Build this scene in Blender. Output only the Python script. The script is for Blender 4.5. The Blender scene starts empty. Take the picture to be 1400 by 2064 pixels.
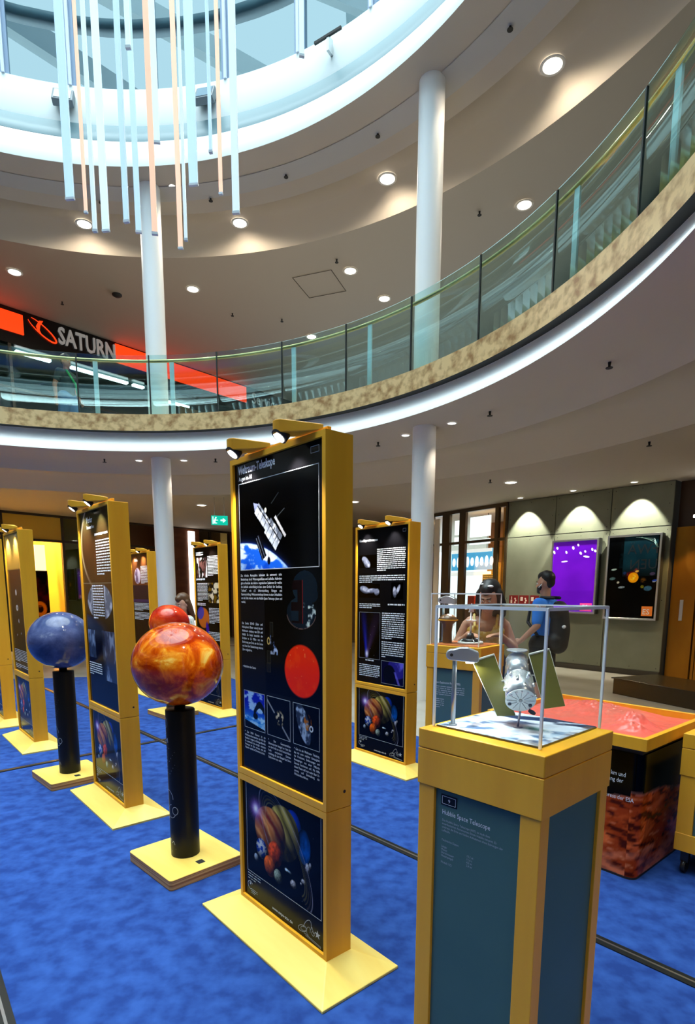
import bpy, math, random
import numpy as np
from math import pi, sin, cos, radians as rad
from mathutils import Vector, Matrix
random.seed(4)
S = bpy.context.scene
COL = S.collection

# ------------------------------------------------------------------ camera
cam_d = bpy.data.cameras.new('camera'); cam = bpy.data.objects.new('camera', cam_d); COL.objects.link(cam)
S.camera = cam
F_PX, CY = 1137.0, 1362.0
cam_d.sensor_fit = 'VERTICAL'; cam_d.sensor_height = 24.0
cam_d.lens = F_PX / 2064 * 24.0
cam_d.shift_y = (CY - 1032) / 2064
cam_d.clip_start = 0.05; cam_d.clip_end = 200
p_, r_ = rad(-8.507), rad(0.22)
fw = Vector((0, cos(p_), sin(p_))); up0 = Vector((0, -sin(p_), cos(p_))); rt0 = Vector((1, 0, 0))
# roll: image tilted clockwise by r_
rt = rt0 * cos(r_) + up0 * sin(r_); up = up0 * cos(r_) - rt0 * sin(r_)
cam.matrix_world = Matrix(((rt.x, up.x, -fw.x, 0), (rt.y, up.y, -fw.y, 0), (rt.z, up.z, -fw.z, 1.55), (0, 0, 0, 1)))

# ------------------------------------------------------------------ world (overcast sky, brighter at the zenith)
W = bpy.data.worlds.new('sky'); S.world = W; W.use_nodes = True
nt = W.node_tree; nt.nodes.clear()
o = nt.nodes.new('ShaderNodeOutputWorld'); bg = nt.nodes.new('ShaderNodeBackground')
tc = nt.nodes.new('ShaderNodeTexCoord'); sx = nt.nodes.new('ShaderNodeSeparateXYZ'); rp = nt.nodes.new('ShaderNodeValToRGB')
nt.links.new(tc.outputs['Generated'], sx.inputs[0]); nt.links.new(sx.outputs['Z'], rp.inputs[0])
rp.color_ramp.elements[0].position = 0.0; rp.color_ramp.elements[0].color = (.10, .12, .13, 1)
for ps_, c_ in ((.76, (.125, .15, .16, 1)), (.90, (.50, .54, .55, 1))): rp.color_ramp.elements.new(ps_).color = c_
rp.color_ramp.elements[-1].position = 1.0; rp.color_ramp.elements[-1].color = (.95, 1.0, 1.0, 1)
nt.links.new(rp.outputs[0], bg.inputs[0]); bg.inputs[1].default_value = 13.0
nt.links.new(bg.outputs[0], o.inputs[0])
S.view_settings.view_transform = 'Standard'; S.view_settings.look = 'None'
S.view_settings.gamma = 1; S.view_settings.exposure = 0.25
try: S.view_settings.use_curve_mapping = False
except Exception: pass
SPOT_K = 2.2      # overall factor of the electric lamps

# ------------------------------------------------------------------ materials
def lin(c):
    return tuple((x / 12.92 if x <= .04045 else ((x + .055) / 1.055) ** 2.4) for x in c)
def s8(r, g, b): return lin((r / 255, g / 255, b / 255))
MATS = {}
def mat(name, color=(.8, .8, .8), rough=.5, metal=0, coat=0, emit=None, estr=0, noise=None, spec=.5):
    """noise = (scale vector, colour2, detail, lo, hi)"""
    if name in MATS: return MATS[name]
    m = bpy.data.materials.new(name); m.use_nodes = True; MATS[name] = m
    b = m.node_tree.nodes['Principled BSDF']; N = m.node_tree.nodes; L = m.node_tree.links
    b.inputs['Base Color'].default_value = (*color, 1); b.inputs['Roughness'].default_value = rough
    b.inputs['Metallic'].default_value = metal; b.inputs['Coat Weight'].default_value = coat
    b.inputs['Coat Roughness'].default_value = .05; b.inputs['Specular IOR Level'].default_value = spec
    if emit: b.inputs['Emission Color'].default_value = (*emit, 1); b.inputs['Emission Strength'].default_value = estr
    if noise:
        sc, c2, det, lo, hi = noise
        t = N.new('ShaderNodeTexCoord'); mp = N.new('ShaderNodeMapping'); mp.inputs['Scale'].default_value = sc
        nz = N.new('ShaderNodeTexNoise'); nz.inputs['Scale'].default_value = 1; nz.inputs['Detail'].default_value = det
        cr = N.new('ShaderNodeValToRGB'); cr.color_ramp.elements[0].position = lo; cr.color_ramp.elements[1].position = hi
        cr.color_ramp.elements[0].color = (*color, 1); cr.color_ramp.elements[1].color = (*c2, 1)
        L.new(t.outputs['Object'], mp.inputs[0]); L.new(mp.outputs[0], nz.inputs[0]); L.new(nz.outputs[0], cr.inputs[0])
        L.new(cr.outputs[0], b.inputs['Base Color'])
    return m
def glass(name, tint, rough=.02, refl=.9, f0=.04):
    if name in MATS: return MATS[name]
    m = bpy.data.materials.new(name); m.use_nodes = True; MATS[name] = m
    N = m.node_tree.nodes; L = m.node_tree.links; N.clear()
    out = N.new('ShaderNodeOutputMaterial'); mx = N.new('ShaderNodeMixShader'); tr = N.new('ShaderNodeBsdfTransparent')
    gl = N.new('ShaderNodeBsdfGlossy'); fr = N.new('ShaderNodeFresnel'); fr.inputs[0].default_value = 1.5
    mm = N.new('ShaderNodeMath'); mm.operation = 'MULTIPLY_ADD'; mm.inputs[1].default_value = refl; mm.inputs[2].default_value = f0; mm.use_clamp = True
    tr.inputs[0].default_value = (*tint, 1); gl.inputs['Roughness'].default_value = rough; gl.inputs[0].default_value = (.95, 1, 1, 1)
    ge = N.new('ShaderNodeNewGeometry'); iv = N.new('ShaderNodeMath'); iv.operation = 'SUBTRACT'; iv.inputs[0].default_value = 1; m2 = N.new('ShaderNodeMath'); m2.operation = 'MULTIPLY'
    L.new(ge.outputs['Backfacing'], iv.inputs[1]); L.new(fr.outputs[0], mm.inputs[0]); L.new(mm.outputs[0], m2.inputs[0]); L.new(iv.outputs[0], m2.inputs[1]); L.new(m2.outputs[0], mx.inputs[0]); L.new(tr.outputs[0], mx.inputs[1]); L.new(gl.outputs[0], mx.inputs[2])
    L.new(mx.outputs[0], out.inputs[0]); return m
def painted(name='printed_ink', rough=.12, coat=.0):
    if name in MATS: return MATS[name]
    m = mat(name, (1, 1, 1), rough=rough, coat=coat, spec=.10); N = m.node_tree.nodes
    a = N.new('ShaderNodeAttribute'); a.attribute_name = 'Col'
    m.node_tree.links.new(a.outputs['Color'], N['Principled BSDF'].inputs['Base Color']); return m

wood = mat('birch_wood', (.95, .47, .018), rough=.45, noise=((9, 9, .9), (.82, .36, .010), 4, .35, .75))
wood_lit = mat('birch_plywood_lit', (.93, .70, .17), rough=.42, noise=((1.2, 9, 5), (.88, .56, .09), 4, .4, .8))  # lighter copy of the birch: sky light on upward faces put into colour
ply_edge = mat('plywood_edge', (.30, .12, .03), rough=.5, noise=((1, 1, 260), (.62, .36, .13), 1, .45, .55))
black_gloss = mat('black_print_board', (.003, .003, .004), rough=.16, spec=.10)
white_ink = mat('white_ink', (.80, .84, .88), rough=.5)
grey_ink = mat('grey_ink', (.42, .46, .50), rough=.5)
plaster = mat('white_plaster', (.84, .84, .85), rough=.75)
ceil_m = mat('ceiling_paint', (.53, .475, .405), rough=.85)
dark_gap = mat('gap_and_shade_dark', (.035, .035, .03), rough=.8)
granite = mat('gold_granite', (.78, .56, .27), rough=.3, noise=((9, 9, 11), (.36, .19, .07), 14, .42, .68))
steel = mat('brushed_steel', (.62, .65, .66), rough=.28, metal=1)
brass = mat('brass_rail', (.58, .48, .22), rough=.3, metal=.6)
black = mat('black_lacquer', (.004, .004, .0045), rough=.35, spec=.25)
black_matte = mat('black_plastic', (.012, .012, .012), rough=.6)
skin_m = mat('skin', (.55, .28, .18), rough=.5)
skin_dark = mat('skin_tan', (.42, .20, .12), rough=.5)
lamp_lens = mat('lamp_lens', (1, 1, 1), emit=(1, .93, .80), estr=9)
lamp_small = mat('small_lamp_lens', (1, 1, 1), emit=(1, .95, .86), estr=7)

# ------------------------------------------------------------------ mesh helpers
class MB:
    def __init__(s): s.v = []; s.f = []; s.M = Matrix.Identity(4); s.sm = []
    def add(s, vs, fs, smooth=False):
        n = len(s.v); s.v += [tuple(s.M @ Vector(v)) for v in vs]; s.f += [tuple(i + n for i in f) for f in fs]; s.sm += [smooth] * len(fs)
        return s
    def box(s, x0, x1, y0, y1, z0, z1):
        vs = [(x, y, z) for z in (z0, z1) for y in (y0, y1) for x in (x0, x1)]
        return s.add(vs, [(0, 2, 3, 1), (4, 5, 7, 6), (0, 1, 5, 4), (2, 6, 7, 3), (0, 4, 6, 2), (1, 3, 7, 5)])
    def prism(s, poly, z0, z1, smooth=False):
        n = len(poly); vs = [(*p, z0) for p in poly] + [(*p, z1) for p in poly]
        s.add(vs, [tuple(reversed(range(n))), tuple(range(n, 2 * n))])
        m = len(s.v) - 2 * n
        for i in range(n): s.f.append((m + i, m + (i + 1) % n, m + n + (i + 1) % n, m + n + i)); s.sm.append(smooth)
        return s
    def lathe(s, prof, seg=32, c=(0, 0), a0=0, a1=2 * pi, closed_prof=False, smooth=True):
        full = abs(a1 - a0 - 2 * pi) < 1e-6; m = seg if full else seg + 1; n = len(prof); vs = []
        for i in range(m):
            a = a0 + (a1 - a0) * i / seg
            vs += [(c[0] + r * cos(a), c[1] + r * sin(a), z) for r, z in prof]
        fs = []
        for i in range(seg):
            j = (i + 1) % m
            for k in range(n if closed_prof else n - 1):
                l = (k + 1) % n; fs.append((i * n + k, j * n + k, j * n + l, i * n + l))
        return s.add(vs, fs, smooth)
    def cyl(s, p0, p1, r0, r1=None, seg=16, caps=True, smooth=True):
        r1 = r0 if r1 is None else r1
        p0 = Vector(p0); p1 = Vector(p1); d = (p1 - p0).normalized(); a = d.orthogonal().normalized(); b = d.cross(a)
        vs = [tuple(p + (a * cos(t) + b * sin(t)) * r) for p, r in ((p0, r0), (p1, r1)) for t in [2 * pi * i / seg for i in range(seg)]]
        s.add(vs, [(i, (i + 1) % seg, seg + (i + 1) % seg, seg + i) for i in range(seg)], smooth)
        if caps:
            m = len(s.v) - 2 * seg; s.f += [tuple(reversed([m + i for i in range(seg)])), tuple(m + seg + i for i in range(seg))]; s.sm += [False] * 2
        return s
    def ball(s, c, r, sx=1, sy=1, sz=1, seg=20, rings=12):
        vs = []; fs = []
        for j in range(rings + 1):
            t = pi * j / rings
            for i in range(seg):
                a = 2 * pi * i / seg; vs.append((c[0] + r * sx * sin(t) * cos(a), c[1] + r * sy * sin(t) * sin(a), c[2] + r * sz * cos(t)))
        for j in range(rings):
            for i in range(seg): k = (i + 1) % seg; fs.append((j * seg + i, (j + 1) * seg + i, (j + 1) * seg + k, j * seg + k))
        return s.add(vs, fs, True)
    def tube(s, pts, rs, seg=14):
        """chain of tapered capsules (for bodies, before a voxel remesh)"""
        if not isinstance(rs, (list, tuple)): rs = [rs] * len(pts)
        for i, (p, r) in enumerate(zip(pts, rs)):
            s.ball(p, r, seg=seg, rings=8)
            if i: s.cyl(pts[i - 1], p, rs[i - 1], r, seg=seg)
        return s
    def build(s, name, m, parent=None, bevel=0, **kw):
        me = bpy.data.meshes.new(name); me.from_pydata(s.v, [], s.f); me.polygons.foreach_set('use_smooth', s.sm); me.update()
        return link(name, me, m, parent, bevel, **kw)
def link(name, me, m, parent=None, bevel=0, kind=None, label=None, cat=None, group=None, loc=None, rotz=None):
    o = bpy.data.objects.new(name, me)
    if m is not None and not me.materials: me.materials.append(m)
    COL.objects.link(o)
    if parent: o.parent = parent
    if bevel:
        b = o.modifiers.new('bevel', 'BEVEL'); b.width = bevel; b.segments = 3; b.limit_method = 'ANGLE'; b.harden_normals = False
    tag(o, label, cat, group, kind)
    if loc is not None: o.location = loc
    if rotz is not None: o.rotation_euler = (0, 0, rotz)
    return o
def tag(o, label=None, cat=None, group=None, kind=None):
    if label: o['label'] = label
    if cat: o['category'] = cat
    if group: o['group'] = group
    if kind: o['kind'] = kind
    return o
def thing(name, label, cat, loc=(0, 0, 0), rotz=0, group=None):
    o = bpy.data.objects.new(name, None); COL.objects.link(o); o.location = loc; o.rotation_euler = (0, 0, rotz); o.empty_display_size = .1
    return tag(o, label, cat, group)

# text as mesh (flat lettering, thickness nil, lying 0.6 mm off its board)
DG = None
def text(name, body, x, z, size, mt, parent, width=None, align='LEFT', space=1.0, y=-.0006, sx=1.0, extr=0, shear=0, bold=0, kind=None, mesh_only=False):
    c = bpy.data.curves.new('txt', 'FONT'); c.body = body; c.size = size; c.align_x = align; c.space_line = space; c.resolution_u = 2; c.extrude = extr; c.shear = shear; c.offset = bold
    if width: c.text_boxes[0].width = width / sx
    t = bpy.data.objects.new('txt', c); COL.objects.link(t); bpy.context.view_layer.update()
    me = bpy.data.meshes.new_from_object(t.evaluated_get(bpy.context.evaluated_depsgraph_get()))
    COL.objects.unlink(t); bpy.data.objects.remove(t); bpy.data.curves.remove(c)
    me.transform(Matrix.Translation((x, y, z)) @ Matrix.Rotation(pi / 2, 4, 'X') @ Matrix.Scale(sx, 4, (1, 0, 0)))
    me.name = name; me.materials.clear()
    return me if mesh_only else link(name, me, mt, parent)
def lines(mb, x0, x1, z1, z0, n, h=.5, last=.6, y=-.0006, seed=0):
    """illegible small print: word-sized strokes in n rows"""
    R = random.Random(seed + n); pitch = (z1 - z0) / n
    for i in range(n):
        zt = z1 - i * pitch; xe = x0 + (x1 - x0) * (last if i == n - 1 else 1); x = x0
        while x < xe - .004:
            w = min(R.uniform(.015, .055), xe - x); hh = pitch * h * R.uniform(.8, 1)
            mb.add([(x, y, zt - hh), (x + w, y, zt - hh), (x + w, y, zt), (x, y, zt)], [(0, 1, 2, 3)]); x += w + .006
def frame(mb, x0, x1, z0, z1, t=.0025, y=-.0006):
    for a in ((x0, x1, z1 - t, z1), (x0, x1, z0, z0 + t), (x0, x0 + t, z0, z1), (x1 - t, x1, z0, z1)):
        mb.add([(a[0], y, a[2]), (a[1], y, a[2]), (a[1], y, a[3]), (a[0], y, a[3])], [(0, 1, 2, 3)])

# ---- painted picture panels: a grid whose points carry printed colour
def fbm(x, y, sc=1, oct=4, seed=0):
    v = np.zeros_like(x, dtype=float); a = 1; tot = 0
    for o_ in range(oct):
        X = x * sc; Y = y * sc; i = np.floor(X).astype(int); j = np.floor(Y).astype(int); fx = X - i; fy = Y - j
        fx = fx * fx * (3 - 2 * fx); fy = fy * fy * (3 - 2 * fy)
        h = lambda a_, b_: np.modf(np.abs(np.sin(a_ * 127.1 + b_ * 311.7 + seed * 74.7 + o_ * 19.3) * 43758.5453))[0]
        v += a * ((h(i, j) * (1 - fx) + h(i + 1, j) * fx) * (1 - fy) + (h(i, j + 1) * (1 - fx) + h(i + 1, j + 1) * fx) * fy)
        tot += a; a *= .5; sc *= 2
    return v / tot
def sm(e0, e1, x): t = np.clip((x - e0) / (e1 - e0), 0, 1); return t * t * (3 - 2 * t)
def mixc(img, m, c):
    m = m[..., None]; img[:] = img * (1 - m) + np.asarray(c) * m
PICM = painted()
def picture(name, x0, x1, z0, z1, step, fn, parent=None, y=-.0004, m=None, mesh=None):
    if mesh is None:
        nx = max(2, int((x1 - x0) / step)); nz = max(2, int((z1 - z0) / step))
        X, Z = np.meshgrid(np.linspace(x0, x1, nx), np.linspace(z0, z1, nz)); img = np.zeros((nz, nx, 3)); fn(X, Z, img)
        img = np.clip(img, 0, 1); L = np.where(img <= .04045, img / 12.92, ((img + .055) / 1.055) ** 2.4)
        me = bpy.data.meshes.new(name); n = nx * nz; me.vertices.add(n)
        me.vertices.foreach_set('co', np.stack([X, np.full_like(X, y), Z], -1).ravel())
        i = (np.arange(nz - 1)[:, None] * nx + np.arange(nx - 1)[None]).ravel(); q = np.stack([i, i + 1, i + 1 + nx, i + nx], -1)
        me.loops.add(q.size); me.loops.foreach_set('vertex_index', q.ravel()); me.polygons.add(len(q)); me.polygons.foreach_set('loop_start', np.arange(len(q)) * 4)
        me.update(calc_edges=True)
        a = me.color_attributes.new('Col', 'FLOAT_COLOR', 'POINT'); a.data.foreach_set('color', np.concatenate([L.reshape(-1, 3), np.ones((n, 1))], 1).ravel())
        mesh = me
    return link(name, mesh, m or PICM, parent)
def disc(X, Z, cx, cz, r, rz=None, ang=0):
    rz = rz or r; dx = X - cx; dz = Z - cz; c, s_ = cos(ang), sin(ang); a = (dx * c + dz * s_) / r; b = (-dx * s_ + dz * c) / rz
    return a, b, np.sqrt(a * a + b * b)

# ================================================================== ATRIUM SHELL
CX, CYY = -3.37, 4.03
C2 = (CX, CYY)
SEG = 192
def ring(name, prof, m, label=None, cat=None, closed=False, seg=SEG, kind='structure'):
    return MB().lathe(prof, seg=seg, c=C2, closed_prof=closed).build(name, m, kind=kind, label=label, cat=cat)

poly = [(-14, 8.46), (-8.58, 14.35), (-3.99, 19.34), (-0.6, 19.0), (2.0, 15.05), (3.52, 12.8), (5.71, 10.26), (7.3, 9.2), (9.6, 4), (9.5, -3), (4, -9), (-6, -10), (-13, -6), (-15.5, 1)]
MB().prism([(x * 1.3, y * 1.3) for x, y in poly], -.15, 0).build('floor', mat('floor_stone', (.46, .44, .38), rough=.16, noise=((1.4, 1.4, 1), (.38, .35, .29), 6, .4, .7)), kind='structure')

# ground-floor ceiling with its two curved steps, seen from below
def ring_parts(name, profs, m):
    q = MB()
    for pr in profs: q.lathe(pr, seg=SEG, c=C2)
    return q.build(name, m, kind='structure')
ring_parts('ceiling', [[(5.50, 3.77), (6.22, 3.77)], [(6.22, 3.77), (6.30, 3.768), (6.42, 3.75), (6.54, 3.71), (6.66, 3.635)], [(6.66, 3.635), (6.665, 3.65), (7.1, 3.65)], [(7.1, 3.65), (7.25, 3.647), (7.5, 3.62), (7.75, 3.57), (7.93, 3.49)], [(7.93, 3.49), (7.935, 3.50), (26, 3.50)]], ceil_m)
gf = [(5.72, 4.11), (5.70, 4.03), (5.64, 3.94), (5.565, 3.86), (5.51, 3.79), (5.50, 3.77)]
ring('trim_1', gf, plaster, 'smooth white curved fascia under the stone edge of the balcony', 'fascia')
ring_parts('trim_2', [[(5.60, 4.11), (5.60, 4.365)], [(5.60, 4.365), (5.80, 4.365)], [(5.80, 4.11), (5.80, 4.365)]], granite)
ring('trim_3', [(5.60, 4.1095), (5.725, 4.1095)], dark_gap)  # dark sheet: shade under the stone edge put into the colour
ring('floor_upper', [(5.78, 4.33), (26, 4.33), (26, 3.6), (5.78, 3.85)], mat('upper_floor_stone', (.36, .33, .28), rough=.25))
# upper ceiling
ring_parts('ceiling_upper', [[(5.56, 7.90), (6.15, 7.91)], [(6.15, 7.91), (6.35, 7.90), (6.5, 7.87), (6.58, 7.84)], [(6.58, 7.84), (6.585, 7.87), (6.92, 7.87)], [(6.92, 7.87), (7.1, 7.855), (7.3, 7.79), (7.42, 7.73), (7.49, 7.67)], [(7.49, 7.67), (7.495, 7.70), (26, 7.70)]], ceil_m)
ring('trim_4', [(5.56, 7.90), (5.565, 7.96), (5.60, 8.08), (5.68, 8.25), (5.80, 8.40), (5.84, 8.40)], mat('upper_fascia_plaster', (.76, .78, .78), rough=.7), 'white curved fascia round the upper ceiling opening', 'fascia')
ring('trim_5', [(5.85, 8.38), (5.85, 8.44)], dark_gap)
ring('trim_6', [(5.84, 8.43), (5.865, 8.66), (5.88, 8.66)], mat('shaded_stone_band', (.18, .28, .31), rough=.4))  # stone band in shade, the shade put into its blue-grey colour
ring('trim_7', [(5.87, 8.66), (5.92, 9.20), (6.15, 9.20), (6.15, 8.6)], mat('parapet_plaster', (.62, .67, .67), rough=.7), 'white round parapet wall below the skylight', 'parapet')
ring('roof_slab', [(6.10, 9.18), (12, 9.18), (12, 7.9), (6.0, 7.9)], mat('roof_gravel', (.5, .5, .5), rough=.9))
bpy.data.objects['roof_slab'].name = 'ceiling_roof'

# outer walls
def wall(name, a, b, z0, z1, m, th=.2):
    a = Vector(a); b = Vector(b); d = (b - a); L = d.length; an = math.atan2(d.y, d.x)
    return MB().box(0, L, 0, th, z0, z1).build(name, m, kind='structure', loc=(a.x, a.y, 0), rotz=an)
beige = mat('wall_paint', (.52, .44, .34), rough=.6)
wall('wall_left', (-14, 8.46), (-9.9, 12.91), 0, 3.5, mat('warm_wall', (.65, .42, .12), rough=.5))
wall('wall_back', (-3.99, 19.34), (-.6, 19.0), 0, 3.5, mat('brown_wall', (.14, .045, .012), rough=.45))
wall('wall_back_side', (-.6, 19.0), (2.0, 15.05), 0, 3.5, mat('brown_wall_2', (.16, .08, .03), rough=.4))
pts = poly[7:] + poly[:1]
for i in range(len(pts) - 1):
    wall('wall_rear', pts[i], pts[i + 1], 0, 3.5, beige)
big = [(CX + 16.5 * cos(t), CYY + 16.5 * sin(t)) for t in [2 * pi * i / 40 for i in range(41)]]
MB().lathe([(17.5, 4.33), (17.5, 7.7)], seg=64, c=C2, a0=rad(150), a1=rad(395)).build('wall_upper', mat('upper_wall', (.30, .28, .25), rough=.6), kind='structure')

# columns
col_m = mat('column_white', (.93, .94, .93), rough=.45)
cang = [43.0, 88.35, 133.7, 179, 224.5, 270, 315, 358.5]
for k, a in enumerate(cang):
    x, y = CX + 6.03 * cos(rad(a)), CYY + 6.03 * sin(rad(a))
    if k in (0, 1):
        nm = ('right', 'left')[k]
        MB().cyl((0, 0, 0), (0, 0, 3.775), .16, seg=40, caps=False).build('column', col_m, loc=(x, y, 0), label=('white round column on the ground floor behind the showcases', 'white round column on the ground floor behind the red globe')[k], cat='column', group='round columns of the ground floor')
        MB().cyl((0, 0, 4.33), (0, 0, 7.925), .165, seg=40, caps=False).build('column', col_m, loc=(x, y, 0), label=('white round column on the balcony, the right-hand one', 'white round column on the balcony beside the shop sign')[k], cat='column', group='round columns of the balcony')
    else:
        MB().cyl((0, 0, 0), (0, 0, 3.775), .16, seg=32, caps=False).cyl((0, 0, 4.33), (0, 0, 7.925), .165, seg=32, caps=False).build('column', col_m, loc=(x, y, 0), kind='structure')

# balustrade
bal = thing('glass_balustrade', 'curved glass balustrade with gold handrail along the stone edge of the balcony', 'balustrade', (CX, CYY, 4.365))
gm = glass('balustrade_glass', (.82, .95, .94), refl=1.0, f0=.075)
jm = mat('joint_seal', (.01, .012, .012), rough=.4)
angs = [99.7 + 11.5 * k for k in range(5)][::-1] + [99.7 - 11.5 * k for k in range(1, 27)]
angs = [a for a in angs if a > -196]
white_post_m = mat('pale_steel_post', (.70, .76, .77), rough=.35, metal=.3)
for a0, a1 in zip(angs[:-1], angs[1:]):
    A0, A1 = rad(a1 + .09), rad(a0 - .09)
    MB().lathe([(5.62, -.01), (5.62, .895), (5.634, .895), (5.634, -.01)], seg=10, a0=A0, a1=A1, closed_prof=True).build('glass_panel', gm, bal)
for a in angs:
    m = MB(); m.M = Matrix.Rotation(rad(a), 4, 'Z'); m.box(5.618, 5.636, -.009, .009, -.01, .895); m.build('panel_joint', jm, bal)
MB().lathe([(5.70 + .024 * cos(t), .835 + .024 * sin(t)) for t in [2 * pi * i / 10 for i in range(10)]], seg=SEG, closed_prof=True).build('handrail', brass, bal)
for a in (97, 84.7, 63.5, 50, 17.2, 5, -10, 120, 140):
    m = MB(); m.M = Matrix.Rotation(rad(a), 4, 'Z'); m.box(5.69, 5.71, -.035, .035, -.03, .82); m.build('post', white_post_m, bal)

# ================================================================== SKYLIGHT
sk = thing('glass_skylight', 'round glass skylight with white steel mullions above the atrium', 'skylight', (CX, CYY, 9.2))
white_steel = mat('white_steel', (.75, .80, .90), rough=.35)
blue_steel = mat('blue_grey_steel', (.30, .40, .55), rough=.4)
MB().lathe([(6.0, 0), (6.0, 2.6)], seg=96).build('drum_glazing', glass('drum_glass', (.235, .325, .355), refl=.12, f0=.004), sk)
for k in range(31):
    m = MB(); m.M = Matrix.Rotation(rad(98.8 - 11.7 * k), 4, 'Z'); m.box(5.90, 5.94, -.022, .022, 0, 2.6)
    m.build('mullion', white_steel, sk)
    m = MB(); m.M = Matrix.Rotation(rad(98.8 - 11.7 * k), 4, 'Z'); m.box(5.95, 6.06, -.075, .075, 0, 2.6)
    m.build('mullion_fin', blue_steel, sk)
for z, w in ((.95, .14), (1.9, .16), (2.6, .1)):
    MB().lathe([(6.02, z - w / 2), (6.02, z + w / 2), (6.16, z + w / 2), (6.16, z - w / 2)], seg=96, closed_prof=True).build('ring_beam', mat('pale_ring_steel', (.6, .66, .7), rough=.5), sk)
MB().lathe([(6.05, 2.6), (3.5, 3.8), (0.01, 4.6)], seg=64).build('dome_glazing', glass('dome_glass', (.80, .90, .93), refl=.5, f0=.03), sk)
for k in range(16):
    m = MB(); m.M = Matrix.Rotation(rad(98.8 - 22.5 * k), 4, 'Z'); m.cyl((6.0, 0, 2.6), (3.5, 0, 3.8), .05, seg=8); m.cyl((3.5, 0, 3.8), (0.1, 0, 4.6), .05, seg=8); m.build('roof_rib', white_steel, sk)
# roof-top steelwork outside the glazing
roof_steel = mat('roof_steelwork', (.70, .78, .80), rough=.6)
def beam(name, a, b, w, h, m, parent):
    a = Vector(a); b = Vector(b); d = b - a; mb = MB(); mb.M = Matrix.Translation(a) @ d.to_track_quat('X', 'Z').to_matrix().to_4x4(); mb.box(0, d.length, -w / 2, w / 2, -h / 2, h / 2); return mb.build(name, m, parent)
tr = thing('roof_steelwork', 'dark slanting steel beams outside the skylight glazing', 'roof beams', (CX, CYY, 9.2))
for (a, b, w) in (((-6.6, 4.4, 2.9), (1.0, 7.9, .35), .34), ((-6.6, 6.2, 4.6), (4.0, 8.6, 1.1), .34), ((-4, 5.0, 5.6), (6.5, 8.2, 1.9), .25), ((1.5, 8.2, 3.9), (6.0, 6.0, .4), .3), ((2.2, 6.6, .2), (6.2, 7.4, 3.2), .3), ((3.6, 8.4, 0), (3.3, 7.2, 4.2), .22), ((5.0, 3.2, .4), (5.6, 8, 3.0), .25)):
    beam('beam', a, b, .2, w, roof_steel, tr)
for (a, b) in (((-5.6, 4.6, 1.55), (-1.3, 6.9, .05)), ((-1.0, 6.8, .22), (1.2, 7.2, .02))):
    beam('light_line', a, b, .1, .09, mat('tube_light', (1, 1, 1), emit=(.85, .95, 1), estr=2.5), tr)
# flood boxes on the parapet
for px, (a, z), lb in ((0, (99.6, 8.93), 'small dark floodlight box on the white parapet, left-hand one'), (1, (78.1, 8.93), 'small dark floodlight box on the white parapet, right-hand one')):
    t = thing('floodlight', lb, 'floodlight', (CX + 5.80 * cos(rad(a)), CYY + 5.80 * sin(rad(a)), z), rad(a) + pi / 2)
    mb = MB(); mb.M = Matrix.Rotation(.5, 4, 'X'); mb.box(-.15, .15, -.05, .05, -.13, .13); mb.build('housing', mat('floodlight_housing', (.12, .15, .17), rough=.4), t, bevel=.01)
    mb = MB(); mb.M = Matrix.Rotation(.5, 4, 'X'); mb.box(-.12, .12, .051, .056, -.10, .10); mb.build('lens', mat('floodlight_glass', (.25, .35, .42), rough=.1), t)
    MB().box(-.12, .12, -.12, -.04, -.01, .01).build('bracket', black_matte, t)
t = thing('wall_lamp', 'thin dark bracket lamp on the white parapet at top centre', 'lamp', (CX + 5.82 * cos(rad(58)), CYY + 5.82 * sin(rad(58)), 8.98), rad(58) + pi / 2)
MB().box(-.22, .22, .02, .05, .08, .11).build('lamp_bar', black_matte, t); MB().box(-.02, .02, -.07, .04, -.08, .10).build('bracket', steel, t)

# ------------------------------------------------------------------ hanging light strips
st_w = mat('light_strip_white', (.75, .85, .9), rough=.4, emit=(.62, .80, .90), estr=.48)
st_b = mat('light_strip_bluish', (.6, .8, .9), rough=.4, emit=(.42, .64, .78), estr=.5)
st_o = mat('light_strip_peach', (.85, .6, .45), rough=.4, emit=(.85, .50, .33), estr=.62)
strips = [(-2.03, 4.57, 4.37, .062, st_b, 'wide bluish hanging light strip, far left of the cluster'), (-2.13, 5.07, 4.58, .024, st_o, 'thin peach hanging light strip, second from left'),
          (-1.69, 4.15, 3.92, .026, st_w, 'thin white hanging light strip, third from left'), (-2.0, 5.13, 4.48, .060, st_w, 'wide white hanging light strip, fourth from left'),
          (-1.51, 4.24, 4.03, .036, st_b, 'bluish hanging light strip, fifth from left'), (-1.45, 4.26, 5.07, .030, st_w, 'short thin white hanging light strip left of the peach one'), (-1.60, 4.74, 4.25, .040, st_b, 'bluish hanging light strip left of the wide peach one'),
          (-1.34, 4.30, 3.99, .036, st_o, 'peach hanging light strip in front of the left column'), (-1.45, 4.79, 4.89, .046, st_w, 'bright white hanging light strip right beside the peach one'),
          (-1.44, 5.31, 4.45, .038, st_o, 'longest peach hanging light strip, right of the column'), (-1.14, 4.35, 3.98, .020, st_w, 'thin white hanging light strip beside the longest peach one'),
          (-1.20, 4.86, 4.65, .068, st_b, 'widest bluish hanging light strip, upper right of the column'), (-.96, 4.40, 4.56, .020, st_b, 'very thin short bluish hanging light strip'),
          (-1.10, 5.39, 4.92, .030, st_o, 'thin peach hanging light strip, second from right of the cluster'), (-.80, 4.43, 4.20, .048, st_w, 'wide white hanging light strip, right end of the cluster'),
          (-.37, 5.0, 5.63, .035, st_w, 'single white hanging light strip apart from the cluster at right')]
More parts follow.
